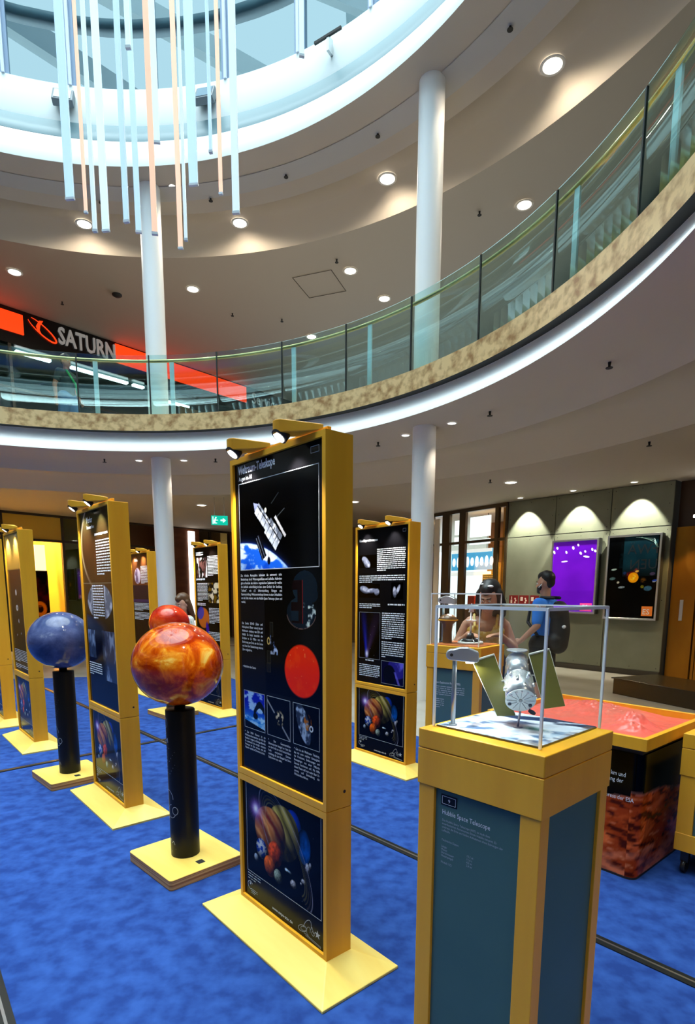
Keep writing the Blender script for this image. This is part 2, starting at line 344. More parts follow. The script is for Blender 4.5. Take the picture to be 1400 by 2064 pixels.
for x, y, z, w, m, lb in strips:
    t = thing('hanging_light_strip', lb, 'pendant light', (x, y, z), random.uniform(-.25, .25), 'hanging light strips in the atrium')
    MB().box(-w / 2, w / 2, -.009, .009, 0, 12.0 - z).build('light_bar', m, t, bevel=.002)
    MB().box(-w / 2 - .002, w / 2 + .002, -.011, .011, -.012, .004).build('end_cap', mat('clear_cap', (.7, .8, .85), rough=.2), t)
    MB().cyl((0, 0, 12.0 - z), (0, 0, 12.7 - z), .003, seg=6).build('wire', steel, t)

# ================================================================== LAMPS AND CEILING FITTINGS
def spot(parent, e, size=1.9, blend=.6, color=(1, .86, .66), z=-.03, radius=.05, rot=(0, 0, 0)):
    l = bpy.data.lights.new('lamp_light', 'SPOT'); l.energy = e * SPOT_K; l.spot_size = size; l.spot_blend = blend; l.color = color; l.shadow_soft_size = radius
    o = bpy.data.objects.new('lamp_light', l); COL.objects.link(o); o.parent = parent; o.location = (0, 0, z); o.rotation_euler = rot; return o
def downlight(x, y, z, r, label, e, group, **kw):
    t = thing('recessed_downlight', label, 'ceiling light', (x, y, z), 0, group)
    MB().lathe([(r * .86, -.004), (r, -.012), (r * 1.12, -.008), (r * 1.15, .0)], seg=28).build('trim_ring', mat('lamp_trim', (.8, .79, .76), rough=.4), t)
    MB().cyl((0, 0, -.006), (0, 0, .004), r * .86, seg=28).build('lens', lamp_lens if r > .07 else lamp_small, t)
    spot(t, e, **kw); return t
# (R, angle) positions, upper ceiling
def pa(R, a): return CX + R * cos(rad(a)), CYY + R * sin(rad(a))
for R, a, lb in ((6.09, 39.3, 'small lit downlight right of the right balcony column'), (6.09, 46.6, 'small lit downlight left of the right balcony column'), (6.02, 91.9, 'small lit downlight left of the left balcony column'), (6.02, 84.7, 'small lit downlight right of the left balcony column')):
    downlight(*pa(R, a), 7.913, .055, lb, 14, 'small downlights beside the balcony columns', size=1.2)
for R, a, lb in ((6.97, 33.3, 'large lit downlight on the upper ceiling, nearest to the top right corner'), (6.97, 55.4, 'large lit downlight on the upper ceiling left of the right column'), (6.97, 77.8, 'large lit downlight just below the longest white light strip'), (6.97, 100.3, 'large lit downlight on the upper ceiling at far left, inner row')):
    downlight(*pa(R, a), 7.862, .13, lb, 30, 'large downlights of the upper ceiling, inner row', size=3.05, blend=.15)
for R, a, lb in ((8.65, 44.4, 'lit downlight on the outer ceiling right of the right column'), (8.65, 66.9, 'lit downlight on the outer ceiling beside the square ceiling hatch'), (9.9, 65.4, 'lit downlight on the outer ceiling just left of the right column'), (8.65, 111.5, 'lit downlight on the outer ceiling at the left edge'), (8.65, 89.0, 'lit downlight on the outer ceiling right of the left column'), (11.1, 77.2, 'lit downlight just above the handrail, farthest away'), (8.65, 22.4, 'lit downlight seen through the balustrade glass at right')):
    downlight(*pa(R, a), 7.699, .125, lb, 60, 'downlights of the upper ceiling, outer row', size=2.3)
for R, a, lb in ((6.13, 92.2, 'small lit ceiling light left of the left ground-floor column'), (6.13, 84.9, 'small lit ceiling light right of the left ground-floor column'), (6.13, 46.9, 'small lit ceiling light left of the right ground-floor column'), (6.13, 39.3, 'small lit ceiling light right of the right ground-floor column')):
    downlight(*pa(R, a), 3.769, .06, lb, 12, 'small ceiling lights beside the ground-floor columns', size=1.5)
for x, y, lb, e in ((2.92, 10.54, 'large round lit ceiling light in front of the grey panel wall', 60), (-3.37, 13.41, 'large round lit ceiling light right of the left column near the exit sign', 60), (.13, 12.82, 'lit ceiling light right beside the tall telescope panel', 40)):
    downlight(x, y, 3.499, .11, lb, e, 'large ceiling lights of the ground floor', size=2.5)
# rows over the panel wall (wall washers)
wx, wy = Vector((3.52, 12.8)), Vector((5.71, 10.26)); wd = (wy - wx).normalized(); wn = Vector((wd.y, -wd.x)); wn = -wn if wn.dot(Vector((0, -1))) < 0 else wn
for s_, lb in ((.50, 'small wall-washing ceiling light over the left third of the grey panel wall'), (1.66, 'small wall-washing ceiling light over the purple light box'), (2.80, 'small wall-washing ceiling light over the dark planet poster')):
    p = wx + wd * s_ + wn * .33
    t = downlight(p.x, p.y, 3.499, .06, lb, 0.1, 'wall-washing lights over the grey panel wall', size=.4)
    d = Vector((-wn.x * .33, -wn.y * .33, -.95)); 
    l = spot(t, 95, size=1.25, blend=.35, color=(1, .97, .80), radius=.02); l.rotation_euler = d.to_track_quat('-Z', 'Y').to_euler()
# unseen part of the ground floor keeps its lamps as well
for a in (-20, 15, 150, 190, 230, 270, 310):
    downlight(*pa(8.6, a), 3.499, .10, 'round downlight outside the view on the ground floor ceiling', 70, 'downlights outside the view', size=2.5)
# sprinklers / detectors
def sprinkler(x, y, z, lb):
    t = thing('sprinkler_head', lb, 'sprinkler', (x, y, z), 0, 'sprinkler heads on the ceilings')
    MB().cyl((0, 0, 0), (0, 0, -.05), .016, .010, seg=10).build('stem', black_matte, t); MB().cyl((0, 0, -.05), (0, 0, -.056), .034, seg=12).build('deflector', black_matte, t)
SPR = [
 (6.35, 96.5, 7.915, 'dark sprinkler head between the peach and white light strips'), (6.35, 80.0, 7.915, 'dark sprinkler head right of the widest light strip'), (6.2, 67.3, 7.92, 'dark sprinkler head right of the light strips on the inner ceiling'),
 (6.2, 52.6, 7.92, 'dark sprinkler head left of the right column on the inner ceiling'), (6.2, 33.2, 7.92, 'dark sprinkler head near the top edge of the picture'), (8.3, 48.5, 7.699, 'dark sprinkler head right of the right column on the outer ceiling'),
 (8.2, 67.5, 7.699, 'dark sprinkler head above the square ceiling hatch'), (9.6, 107, 7.699, 'dark sprinkler head above the silver shop lettering'), (9.7, 85.5, 7.699, 'dark sprinkler head right of the left column on the outer ceiling'), (10.1, 79.5, 7.699, 'dark sprinkler head farther right on the outer ceiling'),
 (5.75, 112.5, 3.77, 'dark sprinkler head on the lower ceiling at the left edge'), (6.1, 97.5, 3.77, 'dark sprinkler head on the lower ceiling above the Mercury panel'), (6.1, 79.5, 3.77, 'dark sprinkler head on the lower ceiling right of the left column'),
 (6.2, 52, 3.77, 'dark sprinkler head left of the right column on the lower ceiling'), (6.15, 33.5, 3.77, 'dark sprinkler head right of the right column on the lower ceiling'), (6.2, 17.5, 3.77, 'dark sprinkler head on the lower ceiling farther right'),
 (8.6, 47, 3.50, 'dark sprinkler head beside the large round ceiling light'), (8.2, 27, 3.50, 'dark sprinkler head on the lower ceiling at the right edge')]
for R, a, z, lb in SPR: sprinkler(*pa(R, a), z, lb)
def detector(R, a, z, r, lb, m):
    x, y = pa(R, a); MB().lathe([(0.001, -.05), (r * .6, -.045), (r, -.02), (r, .002)], seg=24).build('smoke_detector', m, loc=(x, y, z), label=lb, cat='smoke detector')
detector(9.0, 99.6, 7.70, .10, 'dark round detector on the outer ceiling left of the left column', black_matte)
for R, a, lb in ((7.3, 29.5, 'round hatch ring in the lower ceiling, the right-hand one'), (7.1, 53.5, 'round hatch ring in the lower ceiling above the small bodies panel'), (7.1, 99.5, 'round hatch ring in the lower ceiling at left')):
    x, y = pa(R, a); MB().lathe([(.12, -.004), (.155, -.004), (.16, .002)], seg=32).build('ceiling_hatch', mat('hatch_grey', (.32, .28, .24), rough=.7), loc=(x, y, 3.655), label=lb, cat='ceiling hatch')
x, y = pa(8.9, 71.8); h_ = MB()
for q in ((-.42, .42, -.42, -.405), (-.42, .42, .405, .42), (-.42, -.405, -.42, .42), (.405, .42, -.42, .42)): h_.box(*q, -.003, .002)
h_.build('ceiling_hatch', mat('hatch_joint', (.10, .09, .08), rough=.7), loc=(x, y, 7.70), rotz=rad(70), label='square outline of an access hatch in the upper outer ceiling', cat='ceiling hatch')
#PART2

# ================================================================== PANEL WALL (right, ground floor)
PA = math.atan2(wd.y, wd.x); P1 = (3.52, 12.8, 0)
def at_line(a, an, s, y): return (a[0] + cos(an) * s - sin(an) * y, a[1] + sin(an) * s + cos(an) * y)
pw = thing('panelled_wall', 'grey green cement panel wall behind the purple light box', 'wall panelling', P1, PA); pw['kind'] = 'structure'
MB().box(0, 3.36, .03, .3, 0, 3.5).build('backing', dark_gap, pw)
pm = mat('cement_panel', (.155, .17, .120), rough=.55, noise=((2.2, 2.2, 2.2), (.19, .205, .15), 5, .35, .7))
for i, (a, b) in enumerate(((0, 1.125), (1.14, 2.265), (2.28, 3.36))):
    for (z0, z1) in ((.1, 2.72), (2.735, 3.49)):
        p = MB().box(a, b, 0, .03, z0, z1).build('cement_panel', pm, pw, bevel=.002)
        m = MB()
        for x in (a + .06, (a + b) / 2, b - .06):
            for z in (z0 + .06, (z0 + z1) / 2, z1 - .06): m.cyl((x, .001, z), (x, -.003, z), .008, seg=8)
        m.build('screw_heads', black_matte, p)
MB().box(0, 3.36, -.02, .0, 0, .1).build('baseboard_right', mat('dark_skirting', (.03, .025, .02), rough=.3), kind='structure', loc=P1, rotz=PA)

def lightbox(name, lb, s0, s1, z0, z1):
    x, y = at_line(P1, PA, (s0 + s1) / 2, -.015); t = thing(name, lb, 'poster case', (x, y, z0), PA); w = (s1 - s0) / 2; H = z1 - z0
    MB().box(-w, w, -.13, .0, 0, H).build('case', mat('anthracite_case', (.03, .032, .033), rough=.4), t, bevel=.006)
    m = MB()
    for q in ((-w, w, 0, .035), (-w, w, H - .035, H), (-w, -w + .035, .035, H - .035), (w - .035, w, .035, H - .035)): m.box(q[0], q[1], -.15, -.13, q[2], q[3])
    m.build('aluminium_frame', steel, t, bevel=.003)
    return t, w, H
t, w, H = lightbox('light_box', 'lit purple light box on the grey panel wall', 1.18, 2.15, 1.13, 2.585)
def purple(X, Z, im):
    mixc(im, np.ones_like(X), (.40, .07, .80)); mixc(im, sm(.5, .75, fbm(X, Z, 2.2, 3, 3)) * .35, (.50, .10, .90)); mixc(im, (Z < .45) * .35, (.34, .04, .72)); mixc(im, sm(1.30, 1.38, Z) * .5, (.33, .12, .62))
pp = painted('purple_backlit_print', rough=.1); 
bs = pp.node_tree.nodes['Principled BSDF']; at_ = [n for n in pp.node_tree.nodes if n.type == 'ATTRIBUTE'][0]
pp.node_tree.links.new(at_.outputs['Color'], bs.inputs['Emission Color']); bs.inputs['Emission Strength'].default_value = .22
po = picture('poster', -w + .035, w - .035, .035, H - .035, .03, purple, t, y=-.134, m=pp)
m = MB()
for (x, z, rx, rz, an) in ((-.37, 1.30, .02, .028, .6), (-.43, 1.22, .018, .034, .4), (-.17, 1.21, .018, .028, .5), (-.03, 1.29, .022, .035, .4), (.07, 1.34, .018, .025, .6), (.13, 1.18, .02, .034, .6), (.22, 1.21, .018, .025, .6), (.36, 1.24, .018, .03, .4), (.42, 1.21, .02, .028, .8), (-.20, 1.03, .07, .012, .05), (.25, 1.11, .065, .016, -.15)):
    n = 14; m.add([(x + rx * cos(q) * cos(an) - rz * sin(q) * sin(an), -.1346, z + rx * cos(q) * sin(an) + rz * sin(q) * cos(an)) for q in [2 * pi * k / n for k in range(n)]], [tuple(range(n))])
m.build('white_spots', mat('white_spot_print', (1, 1, 1), emit=(1, 1, 1), estr=.9), po)
MB().box(.18, .42, -.1355, -.1345, .05, .21).build('pink_block', mat('pink_print', (.9, .06, .38), emit=(.9, .05, .35), estr=.3), po)
text('es_lettering', 'ES', .22, .085, .13, mat('white_backlit', (1, 1, 1), emit=(1, 1, 1), estr=.8), po, y=-.1362)
t, w, H = lightbox('poster_case', 'dark planet poster in a silver case on the grey panel wall', 2.32, 3.285, 1.045, 2.60)
def planetposter(X, Z, im):
    mixc(im, np.ones_like(X), (.01, .012, .015)); mixc(im, ((X > -.17) & (X < .42) & (Z > .80)) * .9 * np.clip((Z - .72) / .3, 0, 1), (.07, .22, .28)); mixc(im, ((X > -.24) & (X < .44) & (Z > .95)) * sm(.3, .7, fbm(X, Z, 6, 3, 8)) * .5, (.03, .13, .18))  # blue rectangle: reflection of a sign painted into the print
    for (cx, cz, r, c) in ((.0, .80, .13, (.55, .05, .02)), (-.1, .83, .06, (.45, .10, .12)), (.08, .9, .07, (.5, .18, .18)), (.21, .72, .07, (.35, .22, .05)), (.10, .67, .045, (.35, .38, .10))):
        a, b, d = disc(X, Z, cx, cz, r); mixc(im, sm(1, .3, d) * sm(.3, .6, fbm(X, Z, 20, 3, int(cx * 100) + 3)), c)
    a, b, d = disc(X, Z, .03, .775, .095); mixc(im, sm(1.03, .95, d), (.95, .62, .04)); mixc(im, sm(.8, .3, d) * sm(.4, .6, fbm(X, Z, 30, 3, 2)), (1, .88, .25))
    for (cx, cz, r, rz, c) in ((-.33, .93, .055, .018, (.7, .8, .78)), (-.35, .76, .06, .028, (.3, .42, .45)), (-.24, .69, .025, .02, (.85, .85, .8)), (-.17, .60, .065, .022, (.6, .68, .75)), (-.13, .86, .03, .03, (.10, .2, .4)), (.30, .58, .075, .05, (.25, .45, .6)), (.20, .61, .03, .03, (.5, .5, .12)), (.40, .70, .03, .012, (.9, .95, 1)), (.41, .72, .05, .02, (.15, .3, .8)), (.09, .89, .035, .02, (1, .85, .3)), (.36, .84, .05, .03, (.3, .25, .4))):
        a, b, d = disc(X, Z, cx, cz, r, rz, .1); mixc(im, sm(1.05, .8, d) * (.55 + .45 * fbm(X, Z, 40, 2, 5)), c)
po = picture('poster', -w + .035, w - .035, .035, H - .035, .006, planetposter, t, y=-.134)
dk = mat('reflected_letter_print', (.008, .012, .018), rough=.3)
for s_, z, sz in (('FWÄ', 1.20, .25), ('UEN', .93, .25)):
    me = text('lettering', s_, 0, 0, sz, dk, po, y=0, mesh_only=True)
    me.transform(Matrix.Translation((.44, -.1348, z)) @ Matrix.Scale(-1, 4, (1, 0, 0))); link('reflected_lettering', me, dk, po)  # letters of the reflected sign, painted onto the poster mirror-wise
m = MB()
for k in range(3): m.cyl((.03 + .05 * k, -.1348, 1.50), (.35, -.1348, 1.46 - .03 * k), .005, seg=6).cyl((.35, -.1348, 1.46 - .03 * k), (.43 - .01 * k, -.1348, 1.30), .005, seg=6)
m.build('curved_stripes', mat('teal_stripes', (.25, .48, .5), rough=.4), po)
ob = MB().box(.22, .41, -.1356, -.1346, .08, .255).build('orange_block', mat('orange_print', (.85, .22, .02), rough=.4), po)
text('es_lettering', 'ES', .235, .11, .135, white_ink, ob, y=-.1362)
# small red wall signs
for s0, s1, lb in ((.13, .35, 'small dark red extinguisher sign on the grey panel wall, leftmost'), (.38, .61, 'small dark red sign on the grey panel wall, middle one of three'), (.65, .86, 'small dark red sign on the grey panel wall beside the bearded man')):
    x, y = at_line(P1, PA, (s0 + s1) / 2, -.004); w = (s1 - s0) / 2
    t = thing('safety_sign', lb, 'sign', (x, y, 1.28), PA, 'small red signs on the panel wall'); MB().box(-w, w, -.008, 0, 0, .20).build('plate', mat('dark_red_sign', (.20, .008, .010), rough=.4), t, bevel=.002)
    m = MB()
    if s0 < .3: m.cyl((-.04, -.009, .03), (-.04, -.010, .03), .001); m.box(-.07, -.03, -.0095, -.0085, .03, .10).box(-.06, -.04, -.0095, -.0085, .11, .17); 
    else: m.box(-.08, -.02, -.0095, -.0085, .08, .165)
    for k in range(3): m.ball((.045 + (.012 if k % 2 else -.006), -.0088, .045 + .04 * k), .02, sy=.05, seg=10, rings=6)
    m.build('pictogram', mat('cream_print', (.75, .62, .55), rough=.5), t)
# dark platform in front and brass lift front at the right
MB().box(0, 1.45, 0, .9, 0, .24).box(-.03, 1.48, -.02, .92, .235, .25).build('platform', mat('dark_bronze', (.05, .035, .015), rough=.25, metal=.3), bevel=.004, loc=(4.11, 8.62, 0), rotz=math.atan2(7.36 - 8.6, 4.623 - 4.111), label='low dark bronze platform along the foot of the grey panel wall', cat='platform')
brn = mat('brass_panel', (.42, .19, .015), rough=.28, metal=.75, noise=((1, 1, .4), (.22, .08, .008), 4, .35, .7))
LA = (5.86, 10.36, 0); LAN = math.atan2(6.6 - 10.34, 8.8 - 5.78)
MB().box(0, 4.8, .06, .2, 0, 3.5).build('wall_lift', mat('dark_brown_wall', (.035, .016, .008), rough=.3), kind='structure', loc=LA, rotz=LAN)
t = thing('lift_front', 'golden brass lift front with vertical strips at the right edge', 'lift door', LA, LAN)
MB().box(.02, .42, -.03, .045, 0, 2.70).build('jamb_panel', brn, t, bevel=.004)
for k, x in enumerate((.44, .50, .56, .62)): MB().box(x, x + .045, -.01 - .012 * k, .05, 0, 2.6).build('vertical_strip', brn, t, bevel=.003)
MB().box(.70, 1.5, .0, .05, 0, 2.5).build('door_panel', brn, t, bevel=.003)
MB().box(.18, .24, -.035, -.02, 1.05, 1.42).build('call_plate', steel, t, bevel=.003)
l = bpy.data.lights.new('lamp_light', 'SPOT'); l.energy = 60; l.color = (1, .6, .2); l.spot_size = 1.6; l.shadow_soft_size = .06; o = bpy.data.objects.new('lamp_light', l); COL.objects.link(o); o.parent = t; o.location = (.5, -.5, 2.75)  # warm lamp added to brighten the brass front
MB().cyl((.5, -.5, 2.79), (.5, -.5, 2.83), .05, seg=16).cyl((.5, -.5, 2.83), (.5, -.5, 3.485), .008, seg=6).build('added_lift_lamp', lamp_small, t)

# ================================================================== SHOPS, GROUND FLOOR
LP, LPA = (-8.58, 14.35, 0), rad(47.39)
def shop_obj(mb, name, m, parent=None, P=LP, A=LPA, **kw): return mb.build(name, m, parent, loc=None if parent else P, rotz=None if parent else A, **kw)
yel = mat('yellow_shop_wall', (.80, .50, .06), rough=.5)
shop_obj(MB().box(-2.2, 1.5, 1.6, 1.7, 0, 3.5).box(-2.2, -2.1, 0, 1.6, 0, 3.5).box(1.42, 1.5, .1, 1.6, 0, 3.5), 'wall_shop_left', yel, kind='structure')
shop_obj(MB().box(1.5, 3.1, .45, .55, 0, 3.5), 'wall_shop_olive', mat('olive_wall', (.36, .33, .07), rough=.4), kind='structure')
shop_obj(MB().box(3.1, 6.8, .5, .6, 0, 3.5), 'wall_shop_brown', mat('brown_back_wall', (.13, .06, .02), rough=.4), kind='structure')
dframe = mat('bronze_frame', (.045, .03, .015), rough=.35)
sf = thing('glazed_facade', 'glazed shop front with olive panes behind the Mercury panel', 'shop front', LP, LPA)
for s_ in (-2.1, .0, 1.44, 2.2, 3.1, 4.15, 6.05, 6.78): MB().box(s_ - .03, s_ + .03, -.03, .05, 0, 3.5).build('mullion', dframe, sf)
MB().box(-2.1, 4.2, -.025, .045, 2.80, 2.86).build('transom', dframe, sf); MB().box(-2.1, 6.8, -.03, .05, 3.44, 3.5).build('head_rail', dframe, sf)
og = glass('olive_glass', (.62, .66, .40), refl=1, f0=.08)
for a, b in ((1.47, 2.17), (2.23, 3.07)): MB().box(a, b, 0, .012, .02, 3.44).build('glass_pane', og, sf)
MB().box(-2.1, 1.41, 0, .01, 2.86, 3.44).build('header_panel', mat('yellow_header', (.75, .46, .05), rough=.35), sf)
for a, b in ((4.2, 6.02), (6.08, 6.75)): MB().box(a, b, 0, .012, .02, 3.44).build('glass_pane', glass('brown_glass', (.55, .42, .22), refl=1, f0=.06), sf)
amber = mat('amber_light_strip', (1, .6, .1), emit=(1, .42, .05), estr=1.1)
MB().box(3.15, 4.05, .38, .49, 2.40, 2.58).build('amber_strip', amber, sf); MB().box(3.15, 4.05, .38, .49, 2.05, 2.12).build('amber_strip', mat('amber_strip_dim', (.5, .2, .03), emit=(.5, .16, .01), estr=.5), sf)
MB().box(4.5, 5.62, -.05, .4, 0, 3.47).build('pier', mat('brown_pier', (.13, .035, .010), rough=.4, noise=((2, 2, 5), (.18, .06, .02), 3, .4, .6)), sf)
MB().box(5.20, 5.42, -.10, -.05, .3, 3.40).build('light_strip', mat('white_light_strip', (1, 1, 1), emit=(1, .93, .86), estr=2.2), sf)
for s_ in (-.9, .35, 1.15):
    x, y = at_line(LP, LPA, s_, .6); t = thing('track_spotlight', 'small dark track spotlight in the yellow shop, number %s from the left' % {-.9: 'one', .35: 'two', 1.15: 'three'}[s_], 'spotlight', (x, y, 3.45), LPA)
    MB().cyl((0, 0, 0), (0, 0, -.12), .012, seg=8).build('stem', black_matte, t); MB().cyl((0, -.04, -.22), (0, .03, -.10), .045, seg=14).build('lamp_head', black_matte, t)
for s_, yy, e in ((-.6, .8, 130), (.7, 1.0, 90)):
    l = bpy.data.lights.new('shop_light', 'AREA'); l.energy = e; l.size = .8; l.color = (1, .74, .30); o = bpy.data.objects.new('shop_light', l); COL.objects.link(o); x, y = at_line(LP, LPA, s_, yy); o.location = (x, y, 3.42); o.name = 'shop_ceiling_lamp'
x, y = at_line(LP, LPA, 1.03, .55); MB().box(-.13, .13, -.03, .03, 2.02, 2.75).build('curtain', mat('glowing_curtain', (1, .9, .6), emit=(1, .80, .42), estr=1.2), loc=(x, y, 0), rotz=LPA, label='bright white curtain hanging in the yellow shop', cat='curtain')  # light on the curtain put in as its own glow
def shopposter(X, Z, im):
    mixc(im, np.ones_like(X), (.02, .012, .02)); mixc(im, (X > .17) * sm(.3, .8, fbm(X, Z, 5, 3, 4)), (.25, .02, .05))
    a, b, d = disc(X, Z, .05, 1.32, .13, .26, -.2); mixc(im, sm(1.05, .9, d), (.62, .42, .24)); mixc(im, (Z > 1.38) * sm(1.1, .9, d), (.70, .56, .25)); mixc(im, ((Z < 1.10) & (X < .15)) * .5, (.30, .18, .12))
    a, b, d = disc(X, Z, .27, .70, .17, .20); mixc(im, sm(1.05, .95, d) * sm(.45, .55, d), (.90, .50, .03)); mixc(im, sm(.5, .4, d) * sm(.4, .6, fbm(X, Z, 9, 3, 1)), (.7, .35, .05)); mixc(im, ((Z < .38)) * .8, (.10, .03, .02))
x, y = at_line(LP, LPA, .64, .45); t = thing('shop_poster', 'dark advertising poster with an orange ring standing in the yellow shop', 'poster', (x, y, .35), LPA)
MB().box(-.52, .52, 0, .04, 0, 1.72).build('board', black_matte, t); picture('poster_print', -.5, .5, .02, 1.7, .02, shopposter, t, y=-.003)

# right-hand shop between column and panel wall
RP, RPA = (2.0, 15.05, 0), rad(-55.96)
MB().box(-.2, 3.4, 2.6, 2.7, 0, 3.5).box(2.75, 2.85, .2, 2.6, 0, 3.5).build('wall_shop_right', mat('brown_shop_wall', (.22, .085, .02), rough=.4), kind='structure', loc=RP, rotz=RPA)
sf = thing('glazed_facade', 'glazed shop front with a blue sign between the right column and the panel wall', 'shop front', RP, RPA)
for s_, w_ in ((.30, .03), (.80, .13), (1.36, .10), (2.42, .05), (2.70, .03)): MB().box(s_ - w_, s_ + w_, -.03, .05, 0, 3.45).build('mullion', dframe, sf)
MB().box(.2, 2.72, -.025, .045, 2.69, 2.75).build('transom', dframe, sf); MB().box(.2, 2.72, -.03, .05, 3.42, 3.5).build('head_rail', dframe, sf)
MB().box(.42, .60, -.06, -.03, .0, 3.35).build('white_post', mat('cream_post', (.9, .85, .72), rough=.4), sf)
MB().box(2.50, 2.70, .1, .2, 0, 3.42).build('orange_pier', mat('orange_pier', (.75, .30, .03), rough=.4), sf)
cg = glass('clear_shop_glass', (.86, .88, .84), refl=1, f0=.05)
for a, b in ((.93, 1.26), (1.46, 2.37), (2.47, 2.66)): MB().box(a, b, 0, .012, .02, 3.42).build('glass_pane', cg, sf)
wnd = mat('bright_window', (1, 1, 1), emit=(.80, .92, 1), estr=1.5)
for q in ((.62, 1.0, 2.98, 3.33), (1.15, 1.80, 2.88, 3.36), (.62, 1.0, 2.72, 2.92), (1.15, 1.80, 2.70, 2.82)): MB().box(q[0], q[1], .45, .48, q[2], q[3]).build('far_window', wnd, sf)
x, y = at_line(RP, RPA, 1.36, .35); t = thing('shop_sign', 'blue and white illuminated sign inside the right-hand shop', 'shop sign', (x, y, 2.08), RPA)
MB().box(-.72, .62, 0, .04, 0, .50).build('sign_board', mat('cyan_sign', (.08, .42, .75), emit=(.08, .45, .85), estr=.9), t)
MB().box(-.72, .62, -.004, 0, .42, .50).box(-.72, .62, -.004, 0, -.14, -.04).build('white_bands', mat('sign_white', (1, 1, 1), emit=(.9, .95, 1), estr=1), t)
m = MB(); R = random.Random(3); xx = -.62
for k in range(9): m.ball((xx, -.006, .20), .07, sx=.85, sy=.08, sz=1.9 if k % 2 else 1.5, seg=12, rings=8); xx += .155
m.build('bold_lettering', mat('sign_letter', (1, 1, 1), emit=(1, .97, 1), estr=1.3), t)
for s_, z in ((1.9, 3.1), (2.38, 2.9), (1.25, 2.25), (2.12, 2.3)):
    x, y = at_line(RP, RPA, s_, .9 + .3 * (s_ % .5)); t = thing('track_spotlight', 'lit white track spotlight in the right-hand shop, ' + {3.1: 'highest', 2.9: 'beside the orange pier', 2.25: 'left of the blue sign', 2.3: 'right of the blue sign'}[z], 'spotlight', (x, y, z), RPA)
    MB().cyl((0, 0, 0), (0, 0, 3.5 - z), .008, seg=6).build('rod', black_matte, t); MB().cyl((0, -.10, -.05), (0, .04, .03), .06, seg=14).build('lamp_head', mat('lit_lamp_head', (1, 1, 1), emit=(1, .95, .8), estr=2.5), t)
for q in ((1.2, 1.0), (2.2, 1.4)):
    l = bpy.data.lights.new('shop_light', 'AREA'); l.energy = 70; l.size = .6; l.color = (1, .66, .32); o = bpy.data.objects.new('shop_ceiling_lamp', l); COL.objects.link(o); x, y = at_line(RP, RPA, *q); o.location = (x, y, 3.42)
x, y = at_line(RP, RPA, 1.5, .6); t = thing('display_counter', 'brown counter with goods inside the right-hand shop', 'counter', (x, y, 0), RPA)
MB().box(-.7, .9, 0, .5, 0, 1.1).build('body', mat('counter_brown', (.25, .10, .03), rough=.4), t, bevel=.01)
for k, (c, hh) in enumerate((((.55, .05, .03), .35), ((.7, .45, .06), .28), ((.6, .5, .3), .42), ((.35, .1, .05), .3))): MB().box(-.6 + .36 * k, -.36 + .36 * k, .1, .4, 1.1, 1.1 + hh).build('goods_box', mat('goods_%d' % k, c, rough=.5), t, bevel=.01)
x, y = at_line(RP, RPA, 2.05, .2); t = thing('menu_board', 'small framed dark board with chalk lettering behind the dark-haired woman', 'board', (x, y, 1.62), RPA)
MB().box(-.2, .2, 0, .03, 0, .34).build('frame', wood, t); m = MB(); m.box(-.18, .18, -.004, 0, .02, .32); m.build('board', black_matte, t); m = MB(); lines(m, -.16, .16, .30, .05, 5, h=.6, y=-.0055); m.build('chalk_marks', mat('chalk', (.75, .55, .4)), t)

# exit sign
t = thing('exit_sign', 'green illuminated exit sign hanging below the ceiling', 'exit sign', (-2.72, 12.3, 2.93), rad(10))
gs = mat('exit_green', (.0, .38, .26), emit=(.0, .50, .34), estr=.9); wl = mat('exit_white', (1, 1, 1), emit=(.75, 1, .9), estr=.9)
MB().box(-.17, .17, -.02, .02, 0, .19).build('sign_body', gs, t, bevel=.004); MB().cyl((-.1, 0, .19), (-.1, 0, .57), .006, seg=6).cyl((.1, 0, .19), (.1, 0, .57), .006, seg=6).build('hanger', steel, t)
m = MB(); y_ = -.0225
m.add([(.02, y_, .08), (.07, y_, .08), (.07, y_, .045), (.135, y_, .095), (.07, y_, .145), (.07, y_, .11), (.02, y_, .11)], [tuple(range(7))])
m.box(-.145, -.125, y_, y_ + .001, .02, .17).box(-.12, -.085, y_, y_ + .001, .03, .10).box(-.105, -.075, y_, y_ + .001, .09, .13).box(-.09, -.06, y_, y_ + .001, .135, .16).box(-.08, -.03, y_, y_ + .001, .09, .105).box(-.10, -.05, y_, y_ + .001, .03, .045)
m.build('pictogram', wl, t)

# ================================================================== UPPER SHOP (SATURN)
UA = math.atan2(18.182 - 13.253, -3.162 + 7.619); UP = (-7.619, 13.253, 0)
red = mat('red_sign_panel', (.90, .06, .01), rough=.3, emit=(1, .05, .005), estr=.95)
t = thing('shop_sign', 'black SATURN fascia with silver letters, ringed planet logo and red panels', 'shop sign', UP, UA)
MB().box(-3.6, 9.5, 0, .15, 6.95, 7.70).build('fascia_board', mat('black_fascia', (.006, .006, .007), rough=.2), t)
MB().box(-3.6, .50, -.04, 0, 7.19, 7.60).build('red_panel', red, t, bevel=.004)
MB().box(2.62, 6.70, -.04, 0, 7.22, 7.66).build('red_panel', red, t, bevel=.004)
lt = text('lettering', 'SATURN', 1.24, 7.255, .52, mat('silver_letters', (.62, .60, .57), rough=.3, metal=.6, emit=(.5, .5, .48), estr=.25), t, y=-.03, sx=.70, extr=.02, bold=.008)
m = MB()
for k in range(40):
    a0, a1 = [rad(200 + 310 * q / 40) for q in (k, k + 1)]
    f = lambda a: (.90 + .34 * cos(a) * cos(-.55) - .10 * sin(a) * sin(-.55), -.03, 7.42 + .34 * cos(a) * sin(-.55) + .10 * sin(a) * cos(-.55))
    m.cyl(f(a0), f(a1), .006 + .012 * sin(pi * k / 40), .006 + .012 * sin(pi * (k + 1) / 40), seg=6)
